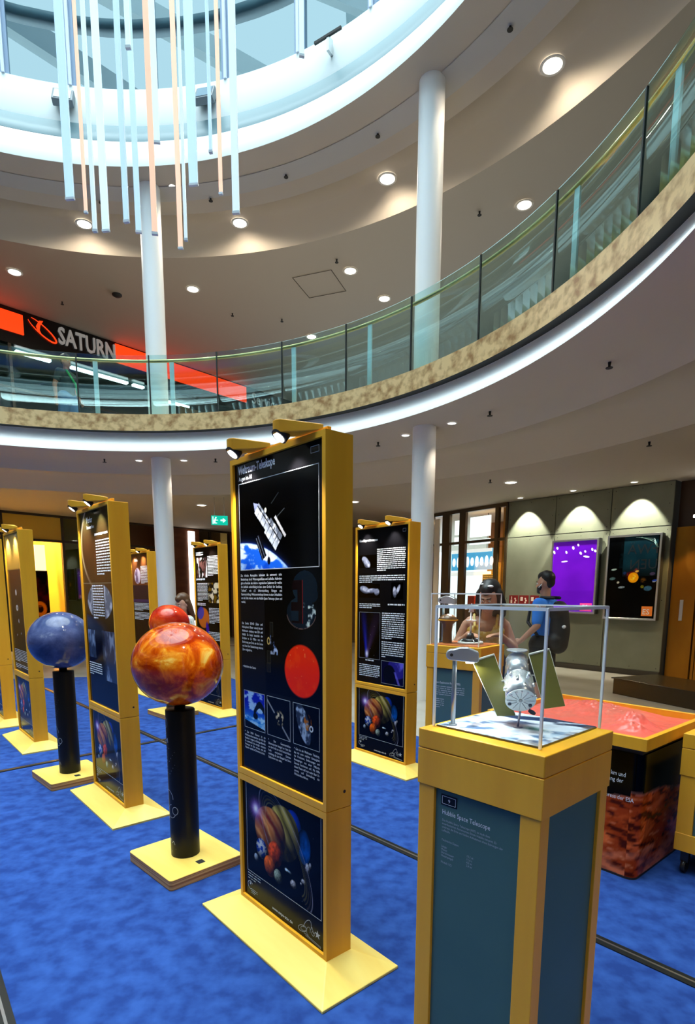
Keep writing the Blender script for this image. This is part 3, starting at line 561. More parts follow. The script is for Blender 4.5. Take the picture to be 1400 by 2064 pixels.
m.add([(.84, -.035, 7.60), (.93, -.035, 7.62), (.86, -.035, 7.50), (.84, -.035, 7.40), (.90, -.035, 7.28), (.80, -.035, 7.36), (.765, -.035, 7.46)], [tuple(range(7))])
m.build('planet_logo', red, t)
text('lettering', 'Service', 6.92, 7.27, .44, white_ink, t, y=-.01, sx=.85, bold=.006)
t2 = thing('glazed_facade', 'dark glazed front of the electronics shop under its black fascia', 'shop front', UP, UA)
tealm = mat('dark_teal_shop', (.012, .045, .045), rough=.35)
MB().box(-3.6, 9.5, 3.4, 3.5, 4.33, 7.7).box(-3.6, -3.5, 0, 3.4, 4.33, 7.7).build('rear_wall', tealm, t2)
MB().box(-3.6, 9.5, .15, 3.4, 6.98, 7.03).build('shop_ceiling', mat('teal_ceiling', (.05, .09, .09), rough=.6), t2)
for s_ in (-3.5, -1.7, .2, 2.1, 4.0, 6.9, 9.4): MB().box(s_ - .03, s_ + .03, .0, .06, 4.33, 6.95).build('mullion', dframe, t2)
MB().box(-3.5, 9.4, .02, .06, 6.0, 6.05).build('transom', dframe, t2)
tub = mat('shop_tube_light', (1, 1, 1), emit=(.85, 1, 1), estr=3.0)
for k, (s0, s1, yy) in enumerate(((.40, 1.15, .28), (1.62, 3.05, .28), (3.2, 3.5, .28), (-2.6, -.9, 1.2), (4.3, 5.2, .8))):
    x, y = at_line(UP, UA, s0, yy); MB().box(0, s1 - s0, -.06, .06, -.05, 0).build('tube_light', tub, loc=(x, y, 6.93), rotz=UA, label='white tube light in the dark electronics shop, ' + ('front row, left', 'front row, longest', 'front row, short one at right', 'rear row, left', 'rear row, right')[k], cat='ceiling light', group='tube lights in the electronics shop')
for k, (s_, c) in enumerate(((1.1, (.02, .40, .12)), (1.75, (.02, .38, .12)), (3.2, (.3, .32, .3)), (-1.2, (.25, .3, .3)), (4.6, (.25, .1, .04)))):
    x, y = at_line(UP, UA, s_, 1.6); tt = thing('display_shelf', 'display shelf in the electronics shop, number %s from the left' % ('two', 'three', 'four', 'one', 'five')[k], 'shelf', (x, y, 4.33), UA, 'display shelves of the electronics shop')
    MB().box(-.28, .28, 0, .4, 0, 1.5).build('cabinet', mat('shelf_dark', (.04, .06, .06), rough=.4), tt); MB().box(-.26, .26, -.02, 0, .9, 1.45).build('front_panel', mat('shelf_front_%d' % k, c, rough=.5, emit=c, estr=.3), tt)
MB().box(4.05, 5.3, -.6, -.5, 4.33, 6.4).build('partition', mat('olive_partition', (.16, .12, .05), rough=.4), loc=UP, rotz=UA, label='olive brown partition beside the left balcony column', cat='partition')

# ================================================================== CARPET
blue = mat('blue_carpet', (.015, .044, .205), rough=.95, spec=.1, noise=((11, 11, 11), (.029, .086, .33), 12, .36, .66))
cp = [(-9.5, 8.9), (-6.07, 9.74), (-4.66, 10.06), (-2.4, 10.5), (.04, 6.59), (.79, 5.91), (2.3, 5.1), (4.1, 3.4), (5.0, 1.0), (5.0, -3), (-9.5, -3)]
MB().prism(cp, .0, .006).build('carpet', blue, label='bright blue exhibition carpet covering the atrium floor', cat='carpet')
def channel(n, a, b, lb):
    a = Vector(a); b = Vector(b); d = b - a; t = thing('cable_channel', lb, 'floor strip', (a.x, a.y, .006), math.atan2(d.y, d.x))
    MB().box(0, d.length, -.03, .03, 0, .005).build('black_strip', mat('channel_black', (.008, .010, .010), rough=.35), t); MB().box(0, d.length, -.004, .006, .005, .007).build('metal_insert', steel, t)
channel(1, (-5.0, 9.05), (2.6, .72), 'long dark floor strip crossing the carpet behind the tall telescope panel')
channel(2, (-6.4, 1.25), (-.2, 7.45), 'dark floor strip crossing the carpet behind the Mercury globe')
channel(3, (-1.95, 2.72), (-.2, .55), 'dark floor strip at the bottom left corner of the carpet')

# ================================================================== INFORMATION TOWERS
TW = .335; TD = .064; H = 2.105
def frame_mesh():
    m = MB()
    for (z0, z1) in ((.70, H), (.07, .697)):
        m.box(-TW, -TW + .02, -TD, TD, z0, z1).box(TW - .02, TW, -TD, TD, z0, z1)
    m.box(-TW + .02, TW - .02, -TD, TD, H - .022, H).box(-TW + .02, TW - .02, -TD, TD, .70, .727).box(-TW + .02, TW - .02, -TD, TD, .668, .697).box(-TW + .02, TW - .02, -TD, TD, .07, .09)
    m.box(-TW + .02, TW - .02, -TD + .016, TD - .016, .09, H - .022)
    return m
def base_mesh():
    a, b, e = .48, .20, .012; x, y, z = TW + .004, TD + .004, .072
    vs = [(-a, -b, 0), (a, -b, 0), (a, b, 0), (-a, b, 0), (-a, -b, e), (a, -b, e), (a, b, e), (-a, b, e), (-x, -y, z), (x, -y, z), (x, y, z), (-x, y, z)]
    return MB().add(vs, [(3, 2, 1, 0), (0, 1, 5, 4), (1, 2, 6, 5), (2, 3, 7, 6), (3, 0, 4, 7), (4, 5, 9, 8), (5, 6, 10, 9), (6, 7, 11, 10), (7, 4, 8, 11), (8, 9, 10, 11)])
def bracket_mesh():
    m = MB(); n = 20; pts = [(-.038 * cos(t), -.038 * sin(t)) for t in [pi * (-.35 + 1.25 * k / n) for k in range(n + 1)]]
    pts = [(.040 * cos(t), .040 * sin(t)) for t in [rad(100 + 215 * k / n) for k in range(n + 1)]] + [(.08, .015), (.13, .05), (.17, .072), (.02, .072)]
    m.prism([(x * .92, y * .92) for x, y in pts], 0, .046); n_ = len(pts)
    m.v = [(x, y, z if i < n_ else (.046 if x < .03 else .046 - (x - .03) * .22)) for i, (x, y, z) in enumerate(m.v)]
    return m
LOWER = {}
def lower_art(X, Z, im):
    def sph(cx, cz, r, rz, fn, lightdir=(-.5, .6), soft=.25, ang=0):
        a, b, d = disc(X, Z, cx, cz, r, rz, ang); nz = np.sqrt(np.clip(1 - d * d, 0, 1)); sh = np.clip(.18 + .95 * np.clip(a * lightdir[0] + b * lightdir[1] + nz * .62, 0, 1), 0, 1.1)
        c = fn(a, b) * sh[..., None]; msk = sm(1.02, .97, d)[..., None]; im[:] = im * (1 - msk) + c * msk
    def bands(c1, c2, c3, f, tilt, seed, wob=.4):
        def g(a, b):
            t = a * sin(tilt) + b * cos(tilt); n = fbm(a + 5, b + 5, 2.5, 3, seed); v = .5 + .5 * np.sin(t * f + n * wob * 6); u = .5 + .5 * np.sin(t * f * 2.3 + n * 5 + 1)
            return np.asarray(c1) * v[..., None] + np.asarray(c2) * (1 - v[..., None]) * (1 - .5 * u[..., None]) + np.asarray(c3) * (.3 * u[..., None])
        return g
    mixc(im, (fbm(X, Z, 140, 1, 3) > .985) * .5, (.6, .6, .7))
    a, b, d = disc(X, Z, .093, .545, .062, .088, .35); sph(.09, .548, .068, .085, lambda a, b: np.ones(a.shape + (3,)) * (.06, .25, .82), (-.2, .4))
    sph(.172, .497, .046, .078, lambda a, b: np.asarray((.02, .35, .75)) * (.6 + .7 * fbm(a, b, 3, 3, 4))[..., None], (.2, -.1))
    sph(.02, .505, .125, .125, bands((.80, .72, .35), (.45, .40, .10), (.2, .15, .0), 13, .85, 7, .1), (-.2, .6))
    sph(-.085, .475, .125, .118, bands((.95, .55, .22), (.55, .14, .05), (.9, .8, .5), 9, .75, 2, .45), (-.35, .45))
    sph(-.045, .385, .055, .06, lambda a, b: np.asarray((.85, .28, .05)) * (.5 + fbm(a, b, 4, 3, 9))[..., None])
    sph(-.155, .372, .047, .050, lambda a, b: np.asarray((.10, .28, .78)) * (1 - sm(.5, .56, fbm(a + 3, b, 3, 4, 5)))[..., None] + np.asarray((.92, .95, 1.)) * sm(.5, .56, fbm(a + 3, b, 3, 4, 5))[..., None], (-.2, .3))
    sph(-.203, .312, .018, .020, lambda a, b: np.ones(a.shape + (3,)) * (.62, .68, .75))
    sph(-.088, .312, .048, .050, lambda a, b: np.asarray((.95, .40, .05)) * (.45 + fbm(a, b, 3, 4, 6))[..., None])
    sph(-.024, .288, .032, .034, lambda a, b: np.asarray((.55, .62, .56)) * (.5 + fbm(a, b, 5, 3, 1))[..., None])
    for (cx, cz, r, rz) in ((.197, .411, .016, .024), (.094, .299, .023, .020), (.167, .341, .016, .012), (.150, .325, .008, .006), (.215, .43, .008, .014)):
        sph(cx, cz, r, rz, lambda a, b: np.asarray((.75, .75, .78)) * (.35 + fbm(a, b, 3, 3, 3))[..., None])
    a, b, d = disc(X, Z, .07, .345, .05, .008, -.12); mixc(im, sm(1, .2, d) * sm(.06, .02, X - .03), (.75, .9, 1)); a, b, d = disc(X, Z, .042, .347, .014, .009); mixc(im, sm(1, .5, d), (.85, .95, 1))
    # thin ring system sweeping over the group
    for (R_, w_, al, c) in ((1.0, .012, .75, (.62, .62, .72)), (.93, .02, .35, (.5, .45, .5)), (.86, .010, .4, (.6, .55, .4)), (.80, .02, .45, (.55, .50, .28)), (.74, .012, .5, (.7, .65, .4))):
        a, b, d = disc(X, Z, .03, .44, .285, .118, -.90); mixc(im, sm(w_ * 2, 0, np.abs(d - R_)) * al * ((b > -.05) | (a < -.2)), c)
    a, b, d = disc(X, Z, -.200, .552, .075); mixc(im, np.exp(-d * d * 3.2) * .75, (.50, .25, .85)); an = np.arctan2(b, a); mixc(im, np.exp(-d * 2.2) * np.clip(.5 + .8 * fbm(an * 3 + 9, d * .5, 4, 2, 2), 0, 1) * .8 * (d < 1.3), (.80, .65, 1)); mixc(im, np.exp(-(d / .28) ** 2), (1, 1, 1))
def star_logo(mb, x, z, s):
    for k in range(5):
        a = rad(90 + 72 * k); b1 = rad(90 + 72 * k + 36); b0 = rad(90 + 72 * k - 36)
        mb.add([(x, -.0006, z), (x + .4 * s * cos(b0), -.0006, z + .4 * s * sin(b0)), (x + s * cos(a), -.0006, z + s * sin(a)), (x + .4 * s * cos(b1), -.0006, z + .4 * s * sin(b1))], [(0, 1, 2, 3)])
def strip_line(mb, pts, w, y=-.0006):
    for (x0, z0), (x1, z1) in zip(pts[:-1], pts[1:]):
        dx, dz = x1 - x0, z1 - z0; L = math.hypot(dx, dz) or 1; nx, nz = -dz / L * w / 2, dx / L * w / 2
        mb.add([(x0 - nx, y, z0 - nz), (x1 - nx, y, z1 - nz), (x1 + nx, y, z1 + nz), (x0 + nx, y, z0 + nz)], [(0, 1, 2, 3)])
def make_tower(label, corner, ang, art, lights=True, e=5):
    """corner = front right foot of the frame on the floor plan; ang = reading direction"""
    an = rad(ang); ux, uy = cos(an), sin(an); cx = corner[0] - ux * TW - uy * TD; cy = corner[1] - uy * TW + ux * TD
    t = thing('information_tower', label, 'display panel', (cx, cy, .006), an, 'wooden information towers of the planet exhibition')
    if not LOWER:
        LOWER['frame'] = frame_mesh().build('frame', wood, t).data; LOWER['fo'] = 1
        b = base_mesh().build('base', wood_lit, t); LOWER['base'] = b.data
        fr = t.children[0]; 
    else:
        fr = link('frame', LOWER['frame'], None, t); link('base', LOWER['base'], None, t)
    bv = fr.modifiers.new('bevel', 'BEVEL'); bv.width = .0025; bv.segments = 2; bv.limit_method = 'ANGLE'
    m = MB(); m.cyl((TW - .001, .028, .765), (TW + .0008, .028, .765), .0065, seg=14); m.build('dowel_hole', mat('hole_dark', (.05, .02, .01)), t)
    m = MB().box(-.27, TW - .03, -.03, -.012, H, H + .022).build('top_rail', wood, t, bevel=.003)
    for k, x in enumerate((-.185, .155)):
        br = bracket_mesh().build('lamp_bracket', wood, t, bevel=.003); br.location = (x, -TD - .055, H + .004)
        MB().cyl((-.003, -.016, -.010), (0, 0, .012), .031, seg=24).build('lamp_housing', black_matte, br)
        MB().cyl((-.0032, -.0172, -.0115), (-.003, -.0160, -.0100), .023, seg=24).build('lamp_lens', lamp_small, br)
        if lights: spot(br, e, size=1.7, blend=.7, color=(1, .93, .82), z=-.03, radius=.02, rot=(rad(14), 0, 0))
    # posters
    up_ = MB().box(-TW + .02, TW - .02, 0, .004, .727, H - .022).build('upper_poster', black_gloss, t); up_.location = (0, -TD + .012, 0)
    lo = MB().box(-TW + .02, TW - .02, 0, .004, .09, .668).build('lower_poster', black_gloss, t); lo.location = (0, -TD + .012, 0)
    if 'pic' not in LOWER:
        LOWER['pic'] = picture('planet_picture', -.278, .284, .226, .665, .0030, lower_art, lo).data
        m = MB(); frame(m, -.283, .289, .221, .669, .003, y=-.0008); LOWER['fr'] = m.build('picture_border', grey_ink, lo).data
        LOWER['url'] = text('web_address', 'www.expo-star.de', -.075, .112, .0215, white_ink, lo).data
        m = MB(); lines(m, -.28, -.17, .212, .172, 3, h=.35, seed=5); lines(m, -.255, -.20, .135, .108, 3, h=.35, seed=2)
        strip_line(m, [(-.262 + .022 * cos(a), .150 + .020 * sin(a)) for a in [rad(30 + 260 * k / 14) for k in range(15)]], .003); star_logo(m, -.262, .158, .012)
        LOWER['imp'] = m.build('imprint', grey_ink, lo).data
        m = MB(); el = lambda cx, cz, rx, rz, an_, a0, a1: [(cx + rx * cos(q) * cos(an_) - rz * sin(q) * sin(an_), cz + rx * cos(q) * sin(an_) + rz * sin(q) * cos(an_)) for q in [rad(a0 + (a1 - a0) * k / 24) for k in range(25)]]
        strip_line(m, el(.158, .128, .032, .014, .35, 0, 360), .0022); strip_line(m, el(.165, .130, .020, .009, .35, 0, 360), .0016); strip_line(m, el(.190, .142, .022, .05, -.5, 20, 200), .0022); strip_line(m, el(.20, .135, .012, .02, -.3, 0, 300), .0018)
        strip_line(m, [(.215, .15), (.225, .165), (.236, .14), (.250, .155)], .002); strip_line(m, el(.232, .138, .009, .009, 0, 0, 360), .0018); star_logo(m, .262, .148, .020); strip_line(m, [(.17, .113), (.285, .104)], .002); strip_line(m, [(.18, .106), (.285, .098)], .0015)
        LOWER['logo'] = m.build('rider_and_star_logo', grey_ink, lo).data
    else:
        for k, n in (('pic', 'planet_picture'), ('fr', 'picture_border'), ('url', 'web_address'), ('imp', 'imprint'), ('logo', 'rider_and_star_logo')): link(n, LOWER[k], None, lo)
    art(up_)
    return t

def art_main(u):
    text('title', 'Weltraum-Teleskope', -.285, 2.040, .047, white_ink, u, sx=.70, bold=.0011); text('subtitle', 'Augen im All', -.281, 2.012, .024, white_ink, u, sx=.85)
    m = MB(); frame(m, .234, .284, 2.040, 2.064, .002); m.build('number_frame', grey_ink, u)
    def hst(X, Z, im):
        n = fbm(X, Z, 9, 5, 2); cxe, cze, Re = -.27, 1.145, .605; d = np.hypot((X - cxe), (Z - cze)) / Re
        e = sm(1.003, .995, d); mixc(im, e, (.10, .38, .88)); s_ = fbm(X * 1 + Z * .6, Z * 2.2, 16, 5, 4); mixc(im, e * sm(.40, .56, s_) * sm(.16, -.02, X + (Z - 1.66) * .6), (.92, .97, 1)); mixc(im, e * sm(.55, .68, fbm(X, Z * 2, 20, 4, 7)) * .7, (.85, .95, 1)); mixc(im, sm(.975, .997, d) * e * .7, (.75, .88, 1)); mixc(im, e * sm(.985, .93, d) * sm(.46, .60, fbm(X, Z, 7, 3, 11)) * .55, (.02, .20, .70)); mixc(im, np.exp(-np.clip(d - 1, 0, 1) * 60) * (1 - e) * .5, (.10, .25, .8))
        # telescope: long silver body from upper left to lower right
        x0, z0, x1, z1 = -.135, 1.880, .020, 1.735; L = math.hypot(x1 - x0, z1 - z0); ux_, uz_ = (x1 - x0) / L, (z1 - z0) / L
        a = (X - x0) * ux_ + (Z - z0) * uz_; b = -(X - x0) * uz_ + (Z - z0) * ux_
        body = (a > -.01) & (a < L) & (np.abs(b) < .025 + .012 * (a > .10)); nn = fbm(a * 60, b * 60, 1, 3, 5)
        mixc(im, (((a > -.01) & (a < .3) & (np.abs(b) < 0)) * 1.), (1, 1, 1)); mixc(im, body * 1., (.35, .38, .44)); mixc(im, body * sm(.025, -.03, b) * .8, (.80, .84, .90)); mixc(im, body * sm(.55, .75, nn) * .8, (.95, .97, 1)); mixc(im, body * (np.abs(np.modf(a / .033)[0] - .5) < .06) * .6, (.05, .05, .07)); mixc(im, body * (np.abs(b - .012) < .003), (.02, .02, .03))
        ap = (a > -.05) & (a < -.01) & (np.abs(b) < .022 * sm(-.05, -.0, a)); mixc(im, ap * 1., (.35, .38, .50))
        pn = (np.abs((X + .115) * .87 + (Z - 1.725) * .5) < .020) & (np.abs(-(X + .115) * .5 + (Z - 1.725) * .87) < .052); mixc(im, pn * 1., (.03, .03, .05)); mixc(im, pn * (np.abs(np.modf(((X + .115) * .87 + Z * .5) * 60)[0]) < .18) * .8, (.5, .55, .65))
        pn = (np.abs((X - .03) * .75 + (Z - 1.80) * .66) < .006) & (np.abs(-(X - .03) * .66 + (Z - 1.80) * .75) < .055); mixc(im, pn * .8, (.85, .85, .88))
        a_, b_, d_ = disc(X, Z, -.075, 1.872, .009, .012); mixc(im, sm(1, .6, d_), (.9, .92, .85)); a_, b_, d_ = disc(X, Z, -.055, 1.668, .012, .018); mixc(im, sm(1, .8, d_), (.02, .02, .08)); mixc(im, (np.abs(X + .06) < .0015) & (Z > 1.68) & (Z < 1.72), (.1, .1, .15))
        for (xa, za, xb, zb) in ((-.03, 1.895, .02, 1.93), (.0, 1.835, .06, 1.865)):
            tt = np.clip(((X - xa) * (xb - xa) + (Z - za) * (zb - za)) / ((xb - xa) ** 2 + (zb - za) ** 2), 0, 1); mixc(im, sm(.003, .001, np.hypot(X - xa - tt * (xb - xa), Z - za - tt * (zb - za))) * .4, (.4, .45, .5))
    picture('telescope_picture', -.281, .280, 1.636, 1.998, .0025, hst, u); m = MB(); frame(m, -.284, .283, 1.633, 2.001, .0028, y=-.0008); m.build('picture_border', grey_ink, u)
    text('paragraph', 'Die irdische Atmosphäre behindert die astronomi- sche Beobachtung durch Witterungseinflüsse und Lufthülle. Außerdem gibt es Bereiche des elektro- magnetischen Spektrums für welche die Lufthülle undurchlässig ist bzw. einen Großteil der Strahlung "schluckt", wie z.B. Infrarotstrahlung, Röntgen und Gammastrahlung. Weltraumteleskope können in einer Umlaufbahn um die Erde kreisen, wie das Hubble Space Telescope (oben und rechts).', -.284, 1.606, .0148, white_ink, u, width=.322, align='JUSTIFY', space=1.10, sx=.80)
    text('paragraph', 'Die Sonde SOHO (Solar and Heliospheric Obser- vatory) ist ein Weltraum- teleskop von ESA und NASA. Es kreist innerhalb der Erdbahn in 1,5 Millio- nen km Entfernung zur Erde um die Sonne und dient der Beobachtung unseres Zen- tralgestirns.', -.284, 1.397, .0148, white_ink, u, width=.172, align='JUSTIFY', space=1.14, sx=.80)
    text('caption', '> Aufnahme der Sonne', -.283, 1.203, .0150, white_ink, u, sx=.78)
    def cut(X, Z, im):
        k = sm(.02, .0, np.hypot(np.clip(np.abs(X - .178) - .04, 0, 1) * .6, np.clip(np.abs(Z - 1.51) - .06, 0, 1)) - .045); k = ((disc(X, Z, .19, 1.56, .08, .062)[2] < 1) | (disc(X, Z, .165, 1.46, .095, .062)[2] < 1) | (disc(X, Z, .235, 1.53, .04, .03)[2] < 1)) * 1.
        mixc(im, k, (.03, .08, .12)); mixc(im, k * ((X > .10) & (X < .175) & (Z < 1.585) & (Z > 1.42)), (.05, .01, .012)); mixc(im, k * ((X > .10) & (X < .145) & (np.abs(Z - 1.525) < .024)), (.05, .11, .15)); mixc(im, k * ((X > .10) & (X < .15) & (np.abs(Z - 1.447) < .02)), (.05, .11, .15)); mixc(im, k * (np.abs(X - .175) < .0015) * (Z > 1.42) * (Z < 1.585), (.5, .08, .08))
        mixc(im, k * (X > .18) * (Z < 1.50) * sm(.50, .72, fbm(X, Z, 60, 3, 2)), (.75, .82, .80)); mixc(im, sm(1.03, 1, disc(X, Z, .165, 1.46, .095, .062)[2]) * sm(.97, 1, disc(X, Z, .165, 1.46, .095, .062)[2]) * (Z < 1.45) * .8, (.6, .45, .4))
        # SOHO probe
        b = (np.abs(X + .058) < .018) & (np.abs(Z - 1.335) < .035); mixc(im, b * 1., (.02, .02, .03)); a_, b_, d_ = disc(X, Z, -.068, 1.335, .011, .016); mixc(im, sm(1.05, .95, d_) * sm(.6, .75, d_), (.85, .72, .4))
        for (cx, cz, w_, h_) in ((-.045, 1.385, .013, .032), (-.066, 1.268, .016, .028), (-.070, 1.222, .016, .02)): mixc(im, ((np.abs(X - cx) < w_) & (np.abs(Z - cz) < h_)) * 1., (.16, .15, .12)); mixc(im, ((np.abs(X - cx) < w_ - .003) & (np.abs(Z - cz) < h_ - .003)) * 1., (.07, .07, .06))
        k = ((X > -.055) & (X < .0) & (Z < 1.36) & (Z > 1.28) & ((X + .055) < (1.37 - Z) * .75)); mixc(im, k * sm(.4, .6, fbm(X, Z, 70, 3, 9)), (.45, .55, .75)); mixc(im, k * (1 - sm(.3, .5, fbm(X, Z, 60, 3, 19))) * .8, (.75, .80, .9))
        a_, b_, d_ = disc(X, Z, .166, 1.230, .117, .106); mixc(im, sm(1.03, .96, d_), (.96, .15, .01)); mixc(im, sm(.97, .9, d_) * sm(.45, .75, fbm(X, Z, 28, 4, 3)) * .5, (1, .28, .02)); mixc(im, sm(.95, .9, d_) * (fbm(X, Z, 90, 2, 8) > .86) * .7, (1, .6, .3))
    picture('probe_and_sun_picture', -.095, .292, 1.115, 1.630, .0028, cut, u)
    def p1(X, Z, im):
        v = (Z - .926) / .168; mixc(im, np.ones_like(X), (.04, .10, .65)); mixc(im, sm(.8, .1, v), (.10, .50, .85)); mixc(im, sm(.50, .68, fbm(X, Z * 2, 22, 4, 6)) * .8, (.75, .92, 1)); mixc(im, sm(.45, .15, v) * .7 * sm(.4, .6, fbm(X, Z * 3, 14, 4, 3)), (.85, .95, 1)); mixc(im, (v < .22 - .9 * (X + .279)) * 1., (.0, .0, .02)); mixc(im, (((np.abs(Z - .995 - .05 * np.sin((X + .2) * 30)) < .016) & (X > -.20)) * 1.), (.03, .06, .10)); a_, b_, d_ = disc(X, Z, -.185, .99, .022, .016); mixc(im, sm(1, .8, d_), (.03, .05, .10))
    def p2(X, Z, im):
        t_ = (Z - 1.07) + (X + .075) * .90; mixc(im, sm(.008, .003, np.abs(t_)) * (np.abs(X - .0) > .025) * (fbm(X, Z, 40, 2, 1) > .3), (.55, .57, .6)); a_, b_, d_ = disc(X, Z, .008, 1.012, .035, .036); mixc(im, sm(1.1, .6, d_) * sm(.45, .62, fbm(X, Z, 70, 4, 4)), (.82, .76, .62))
    def p3(X, Z, im):
        a_, b_, d_ = disc(X, Z, .175, 1.02, .038, .088, .42); k = sm(1.05, .95, d_); mixc(im, k, (.16, .20, .28)); mixc(im, k * sm(.42, .7, fbm(X, Z, 55, 4, 4)), (.60, .68, .78)); a_, b_, d_ = disc(X, Z, .205, 1.03, .026, .034); mixc(im, sm(1.05, .9, d_) * sm(.3, .6, fbm(X, Z, 60, 3, 14)), (.70, .38, .08)); a_, b_, d_ = disc(X, Z, .228, 1.008, .013, .013); mixc(im, sm(1.05, .9, d_) * sm(.5, .6, d_), (.8, .85, .9))
    for k, (fn, x0, x1) in enumerate(((p1, -.279, -.106), (p2, -.088, .086), (p3, .106, .281))):
        picture(('observatory_picture', 'integral_picture', 'probe_picture')[k], x0 + .002, x1 - .002, .929, 1.096, .0022, fn, u); m = MB(); frame(m, x0, x1, .926, 1.099, .0022, y=-.0008); m.build('picture_border', grey_ink, u)
    text('caption', '^ Das XMM Newton ist ein Weltraumobservatorium der ESA für Beobach- tungen im Röntgen-Bereich. Es untersucht die energie- reichsten Prozesse im Uni- versum, wie z.B. Materie- einfall auf Schwarze Löcher.', -.279, .900, .0140, white_ink, u, width=.174, align='JUSTIFY', space=1.06, sx=.80)
    text('caption', '^ Das Gammastrahlen- Observatorium Integral er- fasst die von der Erde aus nicht beobachtbare hoch- energetische Gamma- strahlung, die zum Beispiel bei Stern-Explosionen ent- steht.', -.083, .900, .0140, white_ink, u, width=.170, align='JUSTIFY', space=1.10, sx=.80)
    text('caption', '^ Gaia ist ein Weltraum- Teleskop, das mit uner- reichter Genauigkeit die Positionen, Entfernungen und Bewegungen von einer Milliarde Sternen bestimmen soll. Mit Hilfe dieser Daten will man mehr über Ur- sprung und Entwicklung der Milchstraße erfahren.', .110, .902, .0140, white_ink, u, width=.171, align='JUSTIFY', space=1.10, sx=.80)
make_tower('tall black information tower about space telescopes, nearest, left of the glass showcase', (-.08, 2.07), -49.2, art_main, e=11)

def plines(u, name, rects, ink=None):
    for r in rects:
        m = MB(); lines(m, *r); m.build('paragraph', ink or white_ink, u)
def art_small(u):
    text('title', 'Kleine Körper im Sonnensystem', -.291, 1.976, .030, white_ink, u, sx=.60)
    m = MB(); frame(m, .245, .280, 2.03, 2.055, .002); m.build('number_frame', grey_ink, u)
    plines(u, 'small_print', [(-.06, .279, 1.906, 1.712, 12, .5, .35), (-.291, .278, 1.682, 1.612, 4, .5, .3), (-.289, -.015, 1.437, 1.390, 3, .5, .6), (.08, .28, 1.440, 1.425, 1, .9, 1), (.009, .281, 1.363, 1.13, 13, .5, .45), (.009, .281, 1.115, .968, 8, .5, .2), (-.20, -.09, .938, .925, 1, .9, 1), (-.284, -.012, .892, .778, 7, .5, .9)])
    def ast(X, Z, im):
        for (cx, cz, r, rz, an) in ((-.215, 1.815, .05, .030, -.5), (-.19, 1.785, .05, .036, -.6), (-.22, 1.56, .07, .032, -.25), (-.13, 1.55, .08, .022, .05), (-.06, 1.54, .035, .03, .2), (.16, 1.54, .022, .05, .1), (.20, 1.56, .018, .05, -.5)):
            a, b, d = disc(X, Z, cx, cz, r, rz, an); mixc(im, sm(1.05, .8, d), (.55, .57, .66)); mixc(im, sm(1, .5, d) * sm(.4, .7, fbm(X, Z, 30, 3, int(cx * 50) + 20)), (.88, .89, .95)); mixc(im, sm(1, .8, d) * sm(.2, .7, -b) * .6, (.1, .1, .15))
    picture('asteroid_picture', -.295, -.02, 1.75, 1.86, .004, ast, u); picture('asteroid_picture', -.295, -.02, 1.49, 1.61, .004, ast, u); picture('asteroid_picture', .12, .26, 1.48, 1.62, .004, ast, u)
    def comet(X, Z, im):
        for (dx, w_, c, al) in ((-.035, .030, (.10, .16, .85), .95), (.10, .07, (.45, .28, .55), .6)):
            t = np.clip((Z - .965) / .39, 0, 1); xc = -.185 + dx * t * 1.3; mixc(im, np.exp(-((X - xc) / (.012 + w_ * t)) ** 2) * (1 - .75 * t) * al * (Z > .96), c)
        a, b, d = disc(X, Z, -.183, .990, .022, .035); mixc(im, np.exp(-d * d * 1.2), (.95, .95, 1)); mixc(im, (fbm(X, Z, 160, 1, 2) > .985) * .6, (1, 1, 1))
    picture('comet_picture', -.284, -.016, .950, 1.356, .0035, comet, u); m = MB(); frame(m, -.287, -.013, .947, 1.361, .0022, y=-.0008); m.build('picture_border', grey_ink, u)
    def plu(X, Z, im):
        mixc(im, np.ones_like(X), (.03, .02, .16)); a, b, d = disc(X, Z, .21, .90, .12, .10); mixc(im, sm(1.05, .9, d), (.16, .13, .50)); mixc(im, sm(1.05, .9, d) * sm(.45, .7, fbm(X, Z, 14, 4, 2)), (.40, .38, .85)); a, b, d = disc(X, Z, .11, .83, .075, .085); mixc(im, sm(1.05, .95, d), (.02, .02, .06)); mixc(im, (np.abs((X - .19) + (Z - .83) * .5) < .012) * (Z < .86) * .7, (.45, .42, .9))
    picture('dwarf_planet_picture', .012, .280, .750, .944, .004, plu, u); m = MB(); frame(m, .009, .283, .747, .947, .0022, y=-.0008); m.build('picture_border', grey_ink, u)
make_tower('information tower about small bodies of the solar system, right of the tall telescope tower', (.497, 4.658), -50, art_small, e=7)
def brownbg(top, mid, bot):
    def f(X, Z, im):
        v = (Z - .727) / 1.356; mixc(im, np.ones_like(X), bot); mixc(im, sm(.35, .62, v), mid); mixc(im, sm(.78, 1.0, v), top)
    return f
